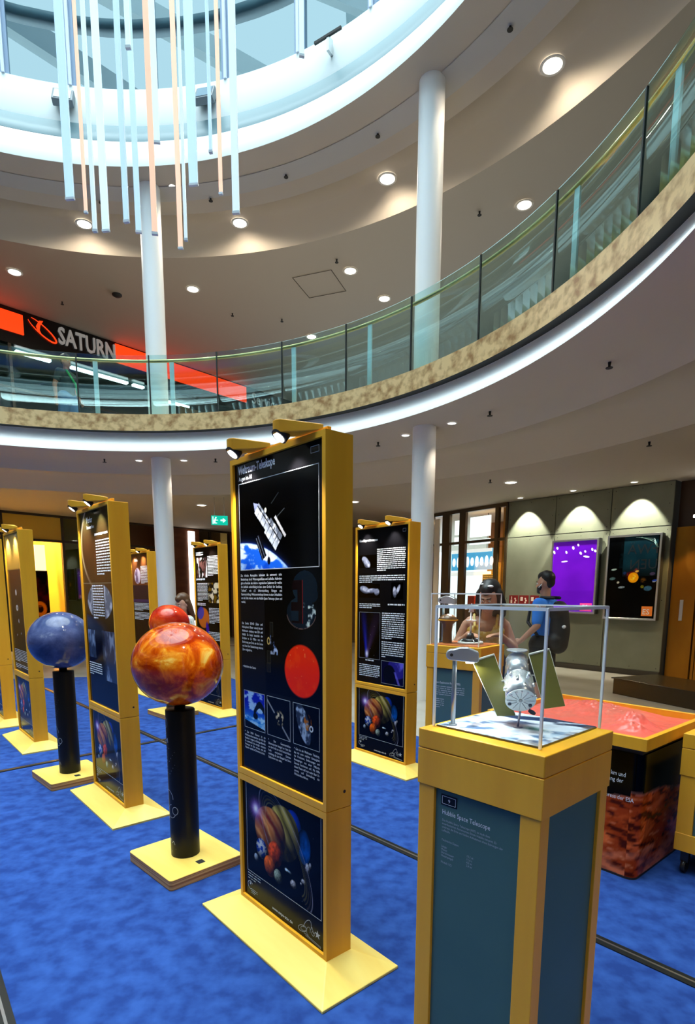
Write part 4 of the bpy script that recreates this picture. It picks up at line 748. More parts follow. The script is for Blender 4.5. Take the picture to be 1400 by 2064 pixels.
def art_merc(u):
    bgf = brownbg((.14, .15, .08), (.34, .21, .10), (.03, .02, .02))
    def f(X, Z, im):
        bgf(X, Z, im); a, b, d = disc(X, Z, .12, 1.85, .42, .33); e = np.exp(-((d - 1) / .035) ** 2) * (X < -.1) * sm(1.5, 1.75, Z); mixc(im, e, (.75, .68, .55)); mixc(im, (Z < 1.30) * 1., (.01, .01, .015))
        mixc(im, (np.abs(Z - 1.592) < .002) * 1., (.5, .45, .35))
        for (x0, x1, z0, z1) in ((-.273, -.12, 1.065, 1.263), (.03, .304, .925, 1.272)): k = ((X > x0) & (X < x1) & (Z > z0) & (Z < z1)) * 1.; mixc(im, k, (.17, .22, .32)); mixc(im, k * sm(.42, .72, fbm(X, Z * .6, 18, 4, 2)), (.50, .58, .70)); mixc(im, k * sm(.05, .0, X - x0 - .02) * .6 * (x0 > 0), (.02, .03, .05))
        a, b, d = disc(X, Z, .02, 1.465, .255, .125); k = sm(1.03, .97, d) * (np.abs(X - .01) > .115); mixc(im, k, (.42, .44, .50)); mixc(im, k * sm(.4, .7, fbm(X, Z, 16, 4, 2)), (.80, .82, .88)); mixc(im, k * sm(-.9, -.5, a) * sm(-.35, -.5, a) * .4, (.1, .1, .1))
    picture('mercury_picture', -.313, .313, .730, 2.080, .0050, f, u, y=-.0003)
    text('title', 'Merkur', -.157, 2.005, .058, white_ink, u, sx=.70); text('subtitle', 'Der innerste Planet', -.157, 1.965, .030, white_ink, u, sx=.65)
    plines(u, 'small_print', [(.0, .26, 1.925, 1.905, 1, .8, 1), (.01, .300, 1.88, 1.640, 13, .5, .5), (-.118, .112, 1.580, 1.340, 13, .55, .4), (-.281, -.01, 1.028, .93, 6, .5, .3)])
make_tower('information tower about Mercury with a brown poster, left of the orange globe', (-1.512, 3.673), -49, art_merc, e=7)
def art_solar(u):
    def f(X, Z, im):
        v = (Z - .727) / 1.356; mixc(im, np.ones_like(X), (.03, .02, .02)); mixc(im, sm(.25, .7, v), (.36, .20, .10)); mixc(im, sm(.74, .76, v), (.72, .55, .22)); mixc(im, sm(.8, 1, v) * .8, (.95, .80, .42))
        for (cx, cz, r, rz) in ((.0, 1.52, .03, .03), (.0, 1.37, .05, .03), (.03, 1.24, .015, .02), (.1, 1.12, .01, .01), (-.08, 1.1, .01, .01)): a, b, d = disc(X, Z, cx, cz, r, rz); mixc(im, sm(1.1, .8, d) * (1 - .6 * sm(.6, .3, d) * (r > .04)), (.85, .82, .78))
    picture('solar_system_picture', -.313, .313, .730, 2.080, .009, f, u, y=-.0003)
    plines(u, 'small_print', [(-.27, .28, .95, .82, 8, .35, .4), (-.27, .28, .80, .75, 3, .35, .4)])
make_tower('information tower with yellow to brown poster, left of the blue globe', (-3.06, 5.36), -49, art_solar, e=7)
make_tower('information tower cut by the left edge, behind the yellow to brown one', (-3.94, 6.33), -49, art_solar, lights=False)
def art_earth(u):
    def f(X, Z, im):
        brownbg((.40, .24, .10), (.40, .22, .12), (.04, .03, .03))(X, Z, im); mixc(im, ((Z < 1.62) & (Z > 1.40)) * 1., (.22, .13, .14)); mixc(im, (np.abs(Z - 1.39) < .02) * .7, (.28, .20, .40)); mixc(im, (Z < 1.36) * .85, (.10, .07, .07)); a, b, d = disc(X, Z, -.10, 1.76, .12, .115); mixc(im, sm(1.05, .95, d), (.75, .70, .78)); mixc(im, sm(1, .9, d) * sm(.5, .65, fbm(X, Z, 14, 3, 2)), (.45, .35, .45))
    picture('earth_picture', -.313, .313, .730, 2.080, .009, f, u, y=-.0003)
    text('title', 'Die Erde', -.19, 1.975, .055, white_ink, u, sx=.6)
    plines(u, 'small_print', [(.03, .28, 1.90, 1.64, 16, .45, .5), (-.28, .28, 1.36, 1.24, 6, .5, .6), (-.28, .28, 1.22, 1.10, 6, .5, .6)])
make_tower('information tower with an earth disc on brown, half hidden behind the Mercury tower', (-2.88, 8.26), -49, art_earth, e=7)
def art_missions(u):
    def f(X, Z, im):
        mixc(im, np.ones_like(X), (.05, .035, .03)); k = ((X > -.26) & (X < .016) & (Z > 1.71) & (Z < 1.955)) * 1.; n = fbm(X * 1.3, Z * .5, 16, 3, 4); mixc(im, k * sm(.5, .56, n), (.90, .88, .88)); mixc(im, k * sm(.42, .36, n) * .7, (.5, .32, .30)); k = ((X > .03) & (X < .306) & (Z > 1.40) & (Z < 1.645)) * 1.; n = fbm(X, Z, 15, 3, 6); mixc(im, k * sm(.5, .58, n), (.85, .82, .70)); mixc(im, k * sm(.42, .36, n) * .8, (.5, .38, .05))
        a, b, d = disc(X, Z, -.12, 1.20, .15, .13); mixc(im, sm(1.05, .95, d), (.80, .42, .12)); a, b, d = disc(X, Z, -.20, 1.26, .10, .08, .5); mixc(im, sm(1.05, .9, d) * .9, (.25, .25, .7)); a, b, d = disc(X, Z, -.02, 1.05, .05, .12, .2); mixc(im, sm(1.05, .6, d), (.22, .08, .60))
    picture('mission_picture', -.313, .313, .730, 2.080, .009, f, u, y=-.0003)
    plines(u, 'small_print', [(-.28, -.08, 2.03, 1.98, 2, .7, 1), (.03, .305, 1.97, 1.72, 14, .5, .5), (-.29, -.05, 1.70, 1.67, 1, .8, 1), (-.27, .01, 1.64, 1.41, 13, .5, .5), (-.28, -.05, 1.39, 1.35, 2, .7, 1), (.03, .305, 1.33, 1.13, 11, .5, .5), (.0, .305, 1.03, .90, 7, .5, .5)])
make_tower('information tower with three small photographs, behind the right side of the orange globe', (-1.56, 6.93), -49, art_missions, e=7)

# ================================================================== PLANET GLOBES ON POSTS
def globe_mat(name, cols, scale, dist, det=10, rough=.12, lo=.30, wd_=.42):
    m = mat(name, cols[0], rough=rough, coat=.5, spec=.1); N = m.node_tree.nodes; L = m.node_tree.links; b = N['Principled BSDF']
    t = N.new('ShaderNodeTexCoord'); n1 = N.new('ShaderNodeTexNoise'); n1.inputs['Scale'].default_value = scale; n1.inputs['Detail'].default_value = det; n1.inputs['Distortion'].default_value = dist; n1.inputs['Roughness'].default_value = .62
    cr = N.new('ShaderNodeValToRGB'); e = cr.color_ramp.elements
    for k in range(len(cols) - 2): e.new(.5)
    for k, c in enumerate(cols): e[k].position = lo + wd_ * k / (len(cols) - 1); e[k].color = (*c, 1)
    L.new(t.outputs['Object'], n1.inputs['Vector']); L.new(n1.outputs[0], cr.inputs[0]); L.new(cr.outputs[0], b.inputs['Base Color']); return m
def globe(label, x, y, ang, m, prints=True, cat='planet model', r=.243):
    t = thing('planet_globe', label, cat, (x, y, .006), rad(ang), 'planet globes on black posts')
    MB().prism([(sx_ * (.245 - .02) + .02 * cos(q), sy_ * (.225 - .02) + .02 * sin(q)) for sx_, sy_, q0 in ((1, 1, 0), (-1, 1, 90), (-1, -1, 180), (1, -1, 270)) for q in [rad(q0 + 90 * k / 6) for k in range(7)]], 0, .058).build('base_plate', wood_lit, t, bevel=.003)
    MB().prism([(sx_ * (.2455 - .02) + .02 * cos(q), sy_ * (.2255 - .02) + .02 * sin(q)) for sx_, sy_, q0 in ((1, 1, 0), (-1, 1, 90), (-1, -1, 180), (1, -1, 270)) for q in [rad(q0 + 90 * k / 6) for k in range(7)]], .002, .054).build('plate_edge', ply_edge, t)
    MB().box(.14, .18, -.02, .02, .058, .060).build('adjusting_screw', black_matte, t)
    po = MB().lathe([(.001, .058), (.079, .058), (.0795, .062), (.079, .895), (.076, .900), (.001, .900)], seg=48).build('post', black, t)
    MB().cyl((0, 0, .895), (0, 0, .975), .030, seg=24).build('neck', black, t)
    g = MB().ball((0, 0, 0), r, seg=96, rings=64).build('globe', m, t); g.location = (0, 0, 1.148); g.scale = (1, 1, .935)
    if prints:
        q = MB()
        for (cx, cz, rr, a0, a1) in ((0, .83, .022, 0, 360), (-.012, .79, .020, 60, 330), (.005, .40, .040, 0, 250), (.03, .33, .03, 90, 330), (.055, .335, .018, 0, 360)):
            ps = [(cx + rr * cos(rad(a0 + (a1 - a0) * k / 22)), cz + rr * 1.25 * sin(rad(a0 + (a1 - a0) * k / 22))) for k in range(23)]; strip_line(q, ps, .0030, y=0)
        for k in range(9): strip_line(q, [(.0, .69 - .018 * k), (.03 + .012 * (k * 7 % 4), .69 - .018 * k)], .004, y=0)
        strip_line(q, [(.0, .73), (.018, .745), (.02, .72)], .006, y=0); strip_line(q, [(-.005, .115), (.05, .110)], .003, y=0); strip_line(q, [(-.005, .145), (.01, .165), (.02, .14), (.035, .155), (.045, .135)], .003, y=0); strip_line(q, [(-.005, .095), (.02, .092)], .003, y=0)
        q.v = [(.0798 * sin(v[0] / .079 - .0), -.0798 * cos(v[0] / .079 - .0), v[2]) for v in q.v]
        pr = q.build('lettering', grey_ink, po); pr.rotation_euler = (0, 0, rad(-60 - ang))
    return t
venus_m = globe_mat('venus_surface', [(.38, .022, .001), (.60, .075, .002), (.78, .15, .004), (.93, .34, .02), (1.0, .66, .14)], 8.0, .6, det=15, lo=.42, wd_=.28)
globe('orange and yellow Venus globe on a black post in the foreground', -.925, 3.055, -45, venus_m)
merc_m = globe_mat('mercury_surface', [(.012, .018, .05), (.028, .042, .12), (.05, .072, .19), (.10, .13, .28), (.40, .45, .60)], 4.0, .3)
globe('dark blue grey Mercury globe on a black post between two towers', -2.30, 4.52, -45, merc_m)
mars_m = globe_mat('mars_surface', [(.10, .004, .002), (.40, .012, .004), (.62, .04, .006), (.75, .10, .015), (.85, .25, .10)], 2.2, .5)
globe('red Mars globe on a black post behind the orange globe', -2.20, 6.98, -45, mars_m, prints=False)
#PART3

# ================================================================== SHOWCASES
teal_p = mat('teal_panel', (.060, .135, .128), rough=.45, spec=.3, noise=((3, 3, 3), (.070, .150, .140), 3, .3, .7))
acry = glass('acrylic', (.975, .985, .98), refl=.9, f0=.015, rough=.01); edge_m = mat('acrylic_edge', (.94, .97, .97), rough=.25)
chrome = mat('satin_chrome', (.74, .78, .82), rough=.32, metal=.7)
def pedestal(label, x, y, ang, w, d, top=1.0, k=1.0, z0=.006, casters=False):
    t = thing('display_pedestal', label, 'pedestal', (x, y, z0), rad(ang), 'wooden showcase pedestals'); w2, d2 = w / 2, d / 2; T = top - z0; b0 = .135 if casters else 0
    MB().box(-w2, w2, -d2, d2, T - .078 * k, T).build('top_frame', wood, t, bevel=.003)
    MB().box(-w2, w2, -d2, d2, T - .231 * k, T - .081 * k).build('upper_band', wood, t, bevel=.002)
    for sx_ in (-1, 1):
        for sy_ in (-1, 1):
            m = MB(); x0, x1 = sorted((sx_ * (w2 - .004), sx_ * (w2 - .085 * k))); y0, y1 = sorted((sy_ * (d2 - .004), sy_ * (d2 - .068 * k))); m.box(x0, x1, y0, y1, b0 + .08, T - .2315 * k); m.build('corner_post', wood, t, bevel=.002)
    m = MB().box(-w2 + .02, w2 - .02, -d2 + .014, d2 - .014, b0 + .01, T - .24 * k).box(-w2 + .014, w2 - .014, -d2 + .03, d2 - .03, b0 + .01, T - .24 * k)
    pn = m.build('side_panels', teal_p, t)
    MB().box(-w2 + .002, w2 - .002, -d2 + .002, d2 - .002, b0, b0 + (.10 if casters else .08)).build('lower_band', wood, t, bevel=.002)
    for sx_ in (-1, 1) if casters else ():
        for sy_ in (-1, 1): c = MB().cyl((sx_ * (w2 - .05) - .012, sy_ * (d2 - .05), .038), (sx_ * (w2 - .05) + .012, sy_ * (d2 - .05), .038), .037, seg=20).box(sx_ * (w2 - .05) - .02, sx_ * (w2 - .05) + .02, sy_ * (d2 - .05) - .015, sy_ * (d2 - .05) + .02, .065, b0); c.build('caster', mat('caster_black', (.02, .02, .022), rough=.25), t)
    return t, pn
PS = .745                       # size of the showcases
SC = lambda x, y, z: (x * PS, y * PS, 1.55 - (1.55 - z) * PS)
def glasscase(label, x, y, ang, w, d, z, h):
    t = thing('glass_cover', label, 'display case', (x, y, z), rad(ang), 'clear acrylic showcase covers'); w2, d2 = w / 2, d / 2
    for a in (((-w2, -d2, 0), (w2, -d2, 0), (w2, -d2, h), (-w2, -d2, h)), ((w2, -d2, 0), (w2, d2, 0), (w2, d2, h), (w2, -d2, h)), ((w2, d2, 0), (-w2, d2, 0), (-w2, d2, h), (w2, d2, h)), ((-w2, d2, 0), (-w2, -d2, 0), (-w2, -d2, h), (-w2, d2, h)), ((-w2, -d2, h), (w2, -d2, h), (w2, d2, h), (-w2, d2, h))):
        MB().add(list(a), [(0, 1, 2, 3)]).build('clear_pane', acry, t)
    e = .0034; m = MB()
    for sx_ in (-1, 1):
        for sy_ in (-1, 1): m.box(sx_ * w2 - e, sx_ * w2 + e, sy_ * d2 - e, sy_ * d2 + e, 0, h)
    for s_ in (-1, 1): m.box(-w2, w2, s_ * d2 - e, s_ * d2 + e, h - 2 * e, h + e * .6).box(s_ * w2 - e, s_ * w2 + e, -d2, d2, h - 2 * e, h + e * .6)
    m.build('bright_edges', edge_m, t); return t
def flat_picture(name, w, d, z, step, fn, parent, label=None):
    o = picture(name, -w / 2, w / 2, -d / 2, d / 2, step, fn, parent, y=0); o.rotation_euler = (-pi / 2, 0, 0); o.location = (0, 0, z); o.scale = (1, 1, 1)
    o.rotation_euler = (-pi / 2, 0, 0); return o
PAn = -47.5; P1x, P1y, PT = SC(.681, 2.232, 1.0)
t, pn = pedestal('tall wooden pedestal with teal panels and the heading Hubble Space Telescope, nearest', P1x, P1y, PAn, .557 * PS, .545 * PS, top=PT, k=PS)
fy = -.545 * PS / 2 + .0134
text('title', 'Hubble Space Telescope', -.160, .662, .0285, white_ink, pn, y=fy, sx=.80)
text('paragraph', 'Das Hubble Space Telescope (HST) ist nach dem amerikanischen Astronomen Edwin Hubble benannt. Es umkreist die Erde und liefert Aufnahmen ohne Störungen der Lufthülle.', -.159, .632, .0132, grey_ink, pn, width=.295, space=1.10, y=fy, sx=.86)
text('data', 'Technische Daten:', -.159, .548, .0132, grey_ink, pn, y=fy, sx=.86); text('data', 'Länge:\nMasse:\nDurchmesser:\nHauptspiegel:', -.159, .520, .0132, grey_ink, pn, y=fy, sx=.86); text('data', '13,1 m\n11,6 t\n4,3 m\n2,4 m', -.035, .520, .0132, grey_ink, pn, y=fy, sx=.86); text('data', 'Modell 1:72', -.159, .452, .0132, grey_ink, pn, y=fy, sx=.86)
bx = MB().box(-.166, -.088, fy - .001, fy, .700, .745).build('number_plate', black, pn); m = MB(); frame(m, -.160, -.094, .706, .739, .0016, y=fy - .0014); m.build('number_border', white_ink, bx)
text('number', '9', -.131, .714, .022, white_ink, bx, y=fy - .0014)
for ch in pn.children: ch.scale = (PS, 1, PS); ch.location = (0, 0, 1.55 * (1 - PS) - .006)
gt = glasscase('clear acrylic cover over the telescope model, on the nearest pedestal', *SC(.693, 2.262, 0)[:2], PAn, .475 * PS, .475 * PS, PT + .002, .492 * PS)
def earthplate(X, Z, im):
    mixc(im, np.ones_like(X), (.62, .72, .82)); n = fbm(X * 1.2 + Z * .4, Z * 3.2 - X * 1.3, 7, 5, 3); k = sm(-.05, .10, Z - X * .25)
    mixc(im, k * .85, (.05, .12, .25)); mixc(im, sm(.50, .62, n) * (.55 + .45 * k), (.88, .94, 1)); mixc(im, sm(.48, .38, n) * .55, (.08, .20, .36)); mixc(im, (1 - k) * sm(.42, .58, fbm(X, Z, 26, 4, 8)) * .75, (.96, .98, 1)); mixc(im, sm(.62, .72, fbm(X, Z, 12, 3, 12)) * (1 - k) * .5, (.16, .15, .17)); mixc(im, np.exp(-((X + .01) / .05) ** 2 - ((Z - .01) / .03) ** 2) * .7, (.25, .17, .17)); mixc(im, np.exp(-((X - .06) / .03) ** 2 - ((Z - .0) / .02) ** 2) * .7, (.02, .22, .14))
t = thing('picture_plate', 'blue and white printed Earth surface plate under the telescope model', 'picture', (*SC(.693, 2.262, 0)[:2], PT + .001), rad(PAn)); MB().box(-.230 * PS, .230 * PS, -.230 * PS, .230 * PS, 0, .004).build('plate', black_matte, t)
o = flat_picture('earth_print', .456 * PS, .456 * PS, .005, .003, earthplate, t)
# telescope model
t = thing('telescope_model', 'silver space telescope model with olive solar wings on a thin rod', 'model', (*SC(.688, 2.225, 0)[:2], PT + .007)); V = Vector; t.scale = (PS, PS, PS)
MB().cyl((0, 0, 0), (-.004, -.045, .10), .0045, .0045, seg=10).cyl((0, 0, 0), (0, 0, .004), .018, seg=20).build('support_rod', mat('dark_rod', (.20, .17, .19), rough=.3, metal=.6), t)
ax = V((.15, .80, .52)).normalized(); c0 = V((-.020, -.085, .128)); side = ax.cross(V((0, 0, 1))).normalized(); upv = side.cross(ax).normalized()
P = lambda a, s_=0, u=0: tuple(c0 + ax * a + side * s_ + upv * u)
foil = mat('silver_foil', (.92, .95, .97), rough=.25, metal=.7, noise=((50, 50, 50), (.68, .75, .80), 4, .4, .6))
bd = MB().cyl(P(0), P(.115), .056, .056, seg=40).cyl(P(.115), P(.135), .056, .044, seg=40).cyl(P(.135), P(.245), .043, .043, seg=40).build('telescope_tube', foil, t)
m = MB()
for k in range(14): a = 2 * pi * k / 14; m.box(0, 0, 0, 0, 0, 0); m.cyl(P(.015 + .04 * (k % 3), .0565 * cos(a), .0565 * sin(a)), P(.035 + .04 * (k % 3), .0565 * cos(a), .0565 * sin(a)), .006, seg=8)
m.build('handrail_fittings', mat('chrome_bits', (.9, .92, .95), rough=.15, metal=.9), bd)
e_ = MB().cyl(P(-.003), P(0), .0575, seg=40).build('end_disc', mat('disc_silver', (.55, .60, .60), rough=.32, metal=.6), t)
m = MB()
for k in range(12): a = 2 * pi * k / 12; m.cyl(P(-.0045, .014 * cos(a), .014 * sin(a)), P(-.0045, .052 * cos(a), .052 * sin(a)), .0007, seg=5)
m.cyl(P(-.006), P(-.003), .007, seg=16).build('radial_ribs', mat('rib_grey', (.3, .33, .34), rough=.4), e_)
m = MB()
for a, s_ in ((.6, 1), (1.15, 1), (1.6, 1), (2.1, 1), (2.55, 1)): m.cyl(P(-.005, -.045 * cos(a), .045 * sin(a)), P(-.002, -.045 * cos(a), .045 * sin(a)), .0045, seg=10)
m.build('white_studs', mat('white_studs', (.95, .97, 1), rough=.3), e_)
m = MB()
for a in (3.6, 5.75): m.cyl(P(-.0055, .044 * cos(a), .044 * sin(a)), P(-.002, .044 * cos(a), .044 * sin(a)), .007, seg=12)
m.build('dark_ports', black_matte, e_)
m = MB(); m.cyl(P(.242), P(.252), .044, .040, seg=40); m.build('aperture_rim', steel, t)
lidc = V(P(.262, 0, .036)); m = MB(); m.cyl(tuple(lidc), tuple(lidc + (upv * .9 + ax * .5).normalized() * .004), .043, seg=32); m.build('aperture_door', foil, t)
MB().cyl(P(.20, -.03, -.05), P(.205, -.03, -.053), .016, seg=20).cyl(P(.2, -.03, -.05), P(.2, -.02, -.02), .002, seg=6).build('dish_antenna', mat('grey_blue_dish', (.06, .11, .14), rough=.3), t)
MB().cyl((.030, -.07, .075), (.032, -.072, .080), .015, seg=20).cyl((.03, -.07, .078), (.01, -.05, .11), .0015, seg=6).build('dish_antenna', black_matte, t)
olive = mat('olive_solar_film', (.17, .17, .028), rough=.35); rod_m = mat('pale_rod', (.85, .85, .74), rough=.3)
def wing(tl, tr, br, bl):
    tl, tr, br, bl = [V(q) for q in (tl, tr, br, bl)]; nrm = (tr - tl).cross(bl - tl).normalized() * .0012
    q = [tl, tr, br, bl]; w = MB().add([tuple(p + nrm) for p in q] + [tuple(p - nrm) for p in q], [(0, 1, 2, 3), (7, 6, 5, 4), (0, 4, 5, 1), (1, 5, 6, 2), (2, 6, 7, 3), (3, 7, 4, 0)]).build('solar_wing', olive, t)
    m = MB(); m.cyl(tuple(tl), tuple(tr), .0045, seg=10); m.cyl(tuple(tr), tuple(br), .0014, seg=6).cyl(tuple(tl), tuple(bl), .0014, seg=6); m.build('wing_rods', rod_m, w)
    m = MB()
    for k in (1, 2, 3, 4): f = k / 4.6; m.cyl(tuple(tl.lerp(bl, f)), tuple(tr.lerp(br, f)), .0012, seg=5)
    m.cyl(tuple(tl.lerp(bl, .22)), tuple(tr.lerp(br, .45)), .001, seg=5); m.build('fold_lines', mat('dark_olive_line', (.05, .05, .012), rough=.5), w)
wing((-.186, .03, .264), (-.094, .05, .290), (-.014, -.01, .050), (-.090, -.02, .050))
wing((.046, .05, .290), (.128, .05, .312), (.186, .00, .088), (.104, -.00, .076))
m = MB().cyl(P(.14), (-.068, .02, .185), .003, seg=8).cyl(P(.14), (.100, .04, .21), .003, seg=8).build('wing_arm', steel, t)
# lamp inside the case
def caselamp(label, x, y, z, ang, s=1.0, e=.8):
    t = thing('showcase_lamp', label, 'lamp', (x, y, z), rad(ang), 'silver lamps inside the showcases')
    MB().cyl((0, 0, 0), (0, 0, .285 * s), .0095 * s, seg=20).cyl((0, 0, 0), (0, 0, .005), .017 * s, seg=20).build('stem', mat('grey_stem', (.32, .36, .38), rough=.3, metal=.7), t)
    n = 16; pts = [(-.012 + .024 * cos(q), .292 + .022 * sin(q)) for q in [rad(80 + 190 * k / n) for k in range(n + 1)]] + [(.088, .262), (.094, .270), (.092, .305), (.05, .322), (.02, .322)]
    h_ = MB(); h_.M = Matrix.Rotation(pi / 2, 4, 'X'); h_ = h_.prism([(a * s, b * s) for a, b in pts], -.022 * s, .022 * s, smooth=False).build('lamp_head', chrome, t, bevel=.006 * s)
    MB().cyl((.06 * s, 0, .258 * s), (.06 * s, 0, .266 * s), .017 * s, seg=20).build('lamp_lens', lamp_small, h_); MB().cyl((-.014 * s, -.0228 * s, .292 * s), (-.014 * s, -.020 * s, .292 * s), .0065 * s, seg=12).build('screw_hole', black_matte, h_)
    l = bpy.data.lights.new('lamp_light', 'SPOT'); l.energy = e * 4; l.spot_size = 2.0; l.shadow_soft_size = .015; l.color = (1, .97, .92); o = bpy.data.objects.new('lamp_light', l); COL.objects.link(o); o.parent = t; o.location = (.06 * s, 0, .250 * s); o.rotation_euler = (0, -.45, 0)
caselamp('silver capsule lamp on a grey stem inside the nearest glass showcase', *SC(.433, 2.262, 0)[:2], PT + .006, -10, s=PS)

# second pedestal
Q = SC(1.243, 5.927, 0)[:2]
t2_, pn2 = pedestal('wooden pedestal with teal panels behind the nearest showcase', Q[0], Q[1], -38.5, .62 * PS, .56 * PS, top=PT, k=PS)
fy2 = -.56 * PS / 2 + .0134
text('title', 'Mars Exploration Rover (MER)', -.150, PT - .30, .024, white_ink, pn2, y=fy2, sx=.72)
for z1_, z0_, x1_ in ((PT - .32, PT - .40, .10), (PT - .42, PT - .50, -.07)): m = MB(); lines(m, -.150, x1_, z1_, z0_, 5, .4, .6, y=fy2); m.build('paragraph', grey_ink, pn2)
glasscase('clear acrylic cover over the lander model, on the second pedestal', Q[0], Q[1] + .02, -38.5, .545 * PS, .50 * PS, PT + .002, .53 * PS)
t = thing('picture_plate', 'orange brown ground plate under the lander model', 'picture', (Q[0], Q[1] + .02, PT + .001), rad(-38.5)); MB().box(-.20, .20, -.185, .185, 0, .005).build('plate', mat('rust_plate', (.55, .15, .03), rough=.5, noise=((8, 8, 8), (.35, .08, .02), 5, .4, .6)), t, bevel=.001)
t = thing('lander_model', 'dark space lander model with white dish inside the rear showcase', 'model', (Q[0] + .04, Q[1] + .02, PT + .007), rad(-38.5)); t.scale = (.75, .75, .82)
MB().cyl((0, 0, 0), (0, 0, .02), .135, .13, seg=36).build('base_ring', mat('white_base', (.75, .75, .72), rough=.4), t); MB().cyl((0, 0, .02), (0, 0, .045), .10, .085, seg=8).cyl((0, 0, .045), (0, 0, .10), .05, .03, seg=8).build('body', mat('dark_body', (.05, .05, .055), rough=.3, metal=.5), t)
for k in range(4): a = pi / 4 + k * pi / 2; MB().cyl((.06 * cos(a), .06 * sin(a), .05), (.13 * cos(a), .13 * sin(a), .02), .005, seg=6).build('leg', steel, t)
MB().cyl((0, 0, .10), (0, 0, .30), .012, .008, seg=10).cyl((0, 0, .30), (0, 0, .38), .03, .004, seg=12).build('mast', mat('white_mast', (.8, .82, .84), rough=.3), t); MB().lathe([(.001, .20), (.03, .205), (.06, .225)], seg=24).build('dish', mat('white_dish', (.85, .86, .87), rough=.3), t)
t = thing('lander_model', 'dark brown mushroom shape standing in for reflections in the rear showcase at left', 'model', (Q[0] - .13, Q[1] + .09, PT + .007)); t.scale = (.7, .7, .74); MB().lathe([(.055, 0), (.05, .12), (.06, .20), (.11, .24), (.10, .27), (.05, .30), (.001, .31)], seg=32).build('reflection_body', mat('brown_reflection', (.16, .07, .025), rough=.3), t); MB().lathe([(.112, .238), (.118, .245), (.112, .252)], seg=32).build('rim', wood, t)  # solid mushroom shape put in for brown reflections in the case
caselamp('small silver lamp on a stem inside the rear glass showcase', Q[0] - .15, Q[1] + .19, PT + .007, -38, s=1.15, e=2)

# Mars relief table
TX, TY, TA = 1.568, 3.488, -49.6; TWd, TDp = .985, .905
t = thing('relief_table', 'table with a red Mars landscape relief in a wooden rim on a black printed base', 'table', (TX, TY, .006), rad(TA))
w2, d2 = TWd / 2, TDp / 2; m = MB()
for q in ((-w2, w2, -d2, -d2 + .030), (-w2, w2, d2 - .030, d2), (-w2, -w2 + .030, -d2 + .030, d2 - .030), (w2 - .030, w2, -d2 + .030, d2 - .030)): m.box(*q, .728, .794)
m.build('wooden_rim', wood, t, bevel=.002)
n = 150; X, Z = np.meshgrid(np.linspace(-w2 + .03, w2 - .03, n), np.linspace(-d2 + .03, d2 - .03, n)); hh = (fbm(X, Z, 4, 5, 2) - .5) * .028
r_ = np.hypot((X - .22) / .13, (Z - .02) / .10); hh += .055 * np.exp(-r_ ** 2 * 1.5) * (1 + .9 * (fbm(X, Z, 26, 4, 3) - .5)); r_ = np.hypot((X - .28) / .09, (Z + .13) / .05); hh += .03 * np.exp(-r_ ** 2) * (.6 + fbm(X, Z, 30, 3, 5))
r_ = np.hypot((X + .15) / .25, (Z - .22) / .2); hh += .045 * np.exp(-r_ ** 2) * (.7 + .8 * np.abs(fbm(X * 1.6, Z * .7, 14, 4, 6) - .5)); hh = .750 + np.clip(hh * 1.6, -.018, .11)
me = bpy.data.meshes.new('mars_relief'); i = (np.arange(n - 1)[:, None] * n + np.arange(n - 1)[None]).ravel(); me.from_pydata(np.stack([X, Z, hh], -1).reshape(-1, 3).tolist(), [], np.stack([i, i + 1, i + 1 + n, i + n], -1).tolist()); me.polygons.foreach_set('use_smooth', [True] * len(me.polygons))
link('mars_relief', me, mat('mars_red', (.90, .13, .09), rough=.33, noise=((5, 5, 12), (.70, .15, .10), 8, .38, .66)), t)
MB().box(-w2 + .03, w2 - .03, -d2 + .03, d2 - .03, .70, .728).build('tray', black_matte, t)
bw, bd_, rr = w2 - .018, d2 - .018, .05; per = []
for sx_, sy_, q0 in ((1, -1, -90), (1, 1, 0), (-1, 1, 90), (-1, -1, 180)):
    for k in range(13): a = rad(q0 + 90 * k / 12); per.append((sx_ * (bw - rr) + rr * cos(a), sy_ * (bd_ - rr) + rr * sin(a)))
pp_ = []; 
for k in range(len(per)):
    a, b = V(per[k]), V(per[(k + 1) % len(per)]); L_ = (b - a).length; nn = max(1, int(L_ / .012)); pp_ += [tuple(a.lerp(b, q / nn)) for q in range(nn)]
pa_ = np.array(pp_ + [pp_[0]]); cum = np.r_[0, np.cumsum(np.hypot(*np.diff(pa_, axis=0).T))]; zs = np.linspace(.012, .70, 60); Ls, Zs = np.meshgrid(cum, zs)
im = np.zeros(Ls.shape + (3,)); lim = .44 + .05 * np.sin(Ls * 3.2 + 1.6) + .02 * (fbm(Ls, Ls * 0, 6, 2, 2) - .5); n1 = fbm(Ls * 1.0, Zs * 2.6 - Ls * .8, 5, 6, 4); n2 = fbm(Ls, Zs * 3 + Ls * .5, 13, 5, 9)
mixc(im, (Zs < lim) * 1., (.62, .22, .06)); mixc(im, (Zs < lim) * sm(.45, .7, n1), (.90, .42, .20)); mixc(im, (Zs < lim) * sm(.46, .34, n2) * .8, (.20, .04, .02)); mixc(im, (Zs < lim) * sm(.62, .75, n2) * .6, (.95, .60, .42)); mixc(im, (np.abs(Zs - lim) < .008) * .5, (.75, .5, .45)); mixc(im, (Zs < .16) * sm(.4, .6, n1) * .6, (.85, .50, .38))
Lc = np.where(im <= .04045, im / 12.92, ((im + .055) / 1.055) ** 2.4); me = bpy.data.meshes.new('printed_base'); nx = len(cum); nz = 60
me.from_pydata([(pa_[j][0], pa_[j][1], z) for z in zs for j in range(nx)], [], [(k * nx + j, k * nx + j + 1, (k + 1) * nx + j + 1, (k + 1) * nx + j) for k in range(nz - 1) for j in range(nx - 1)])
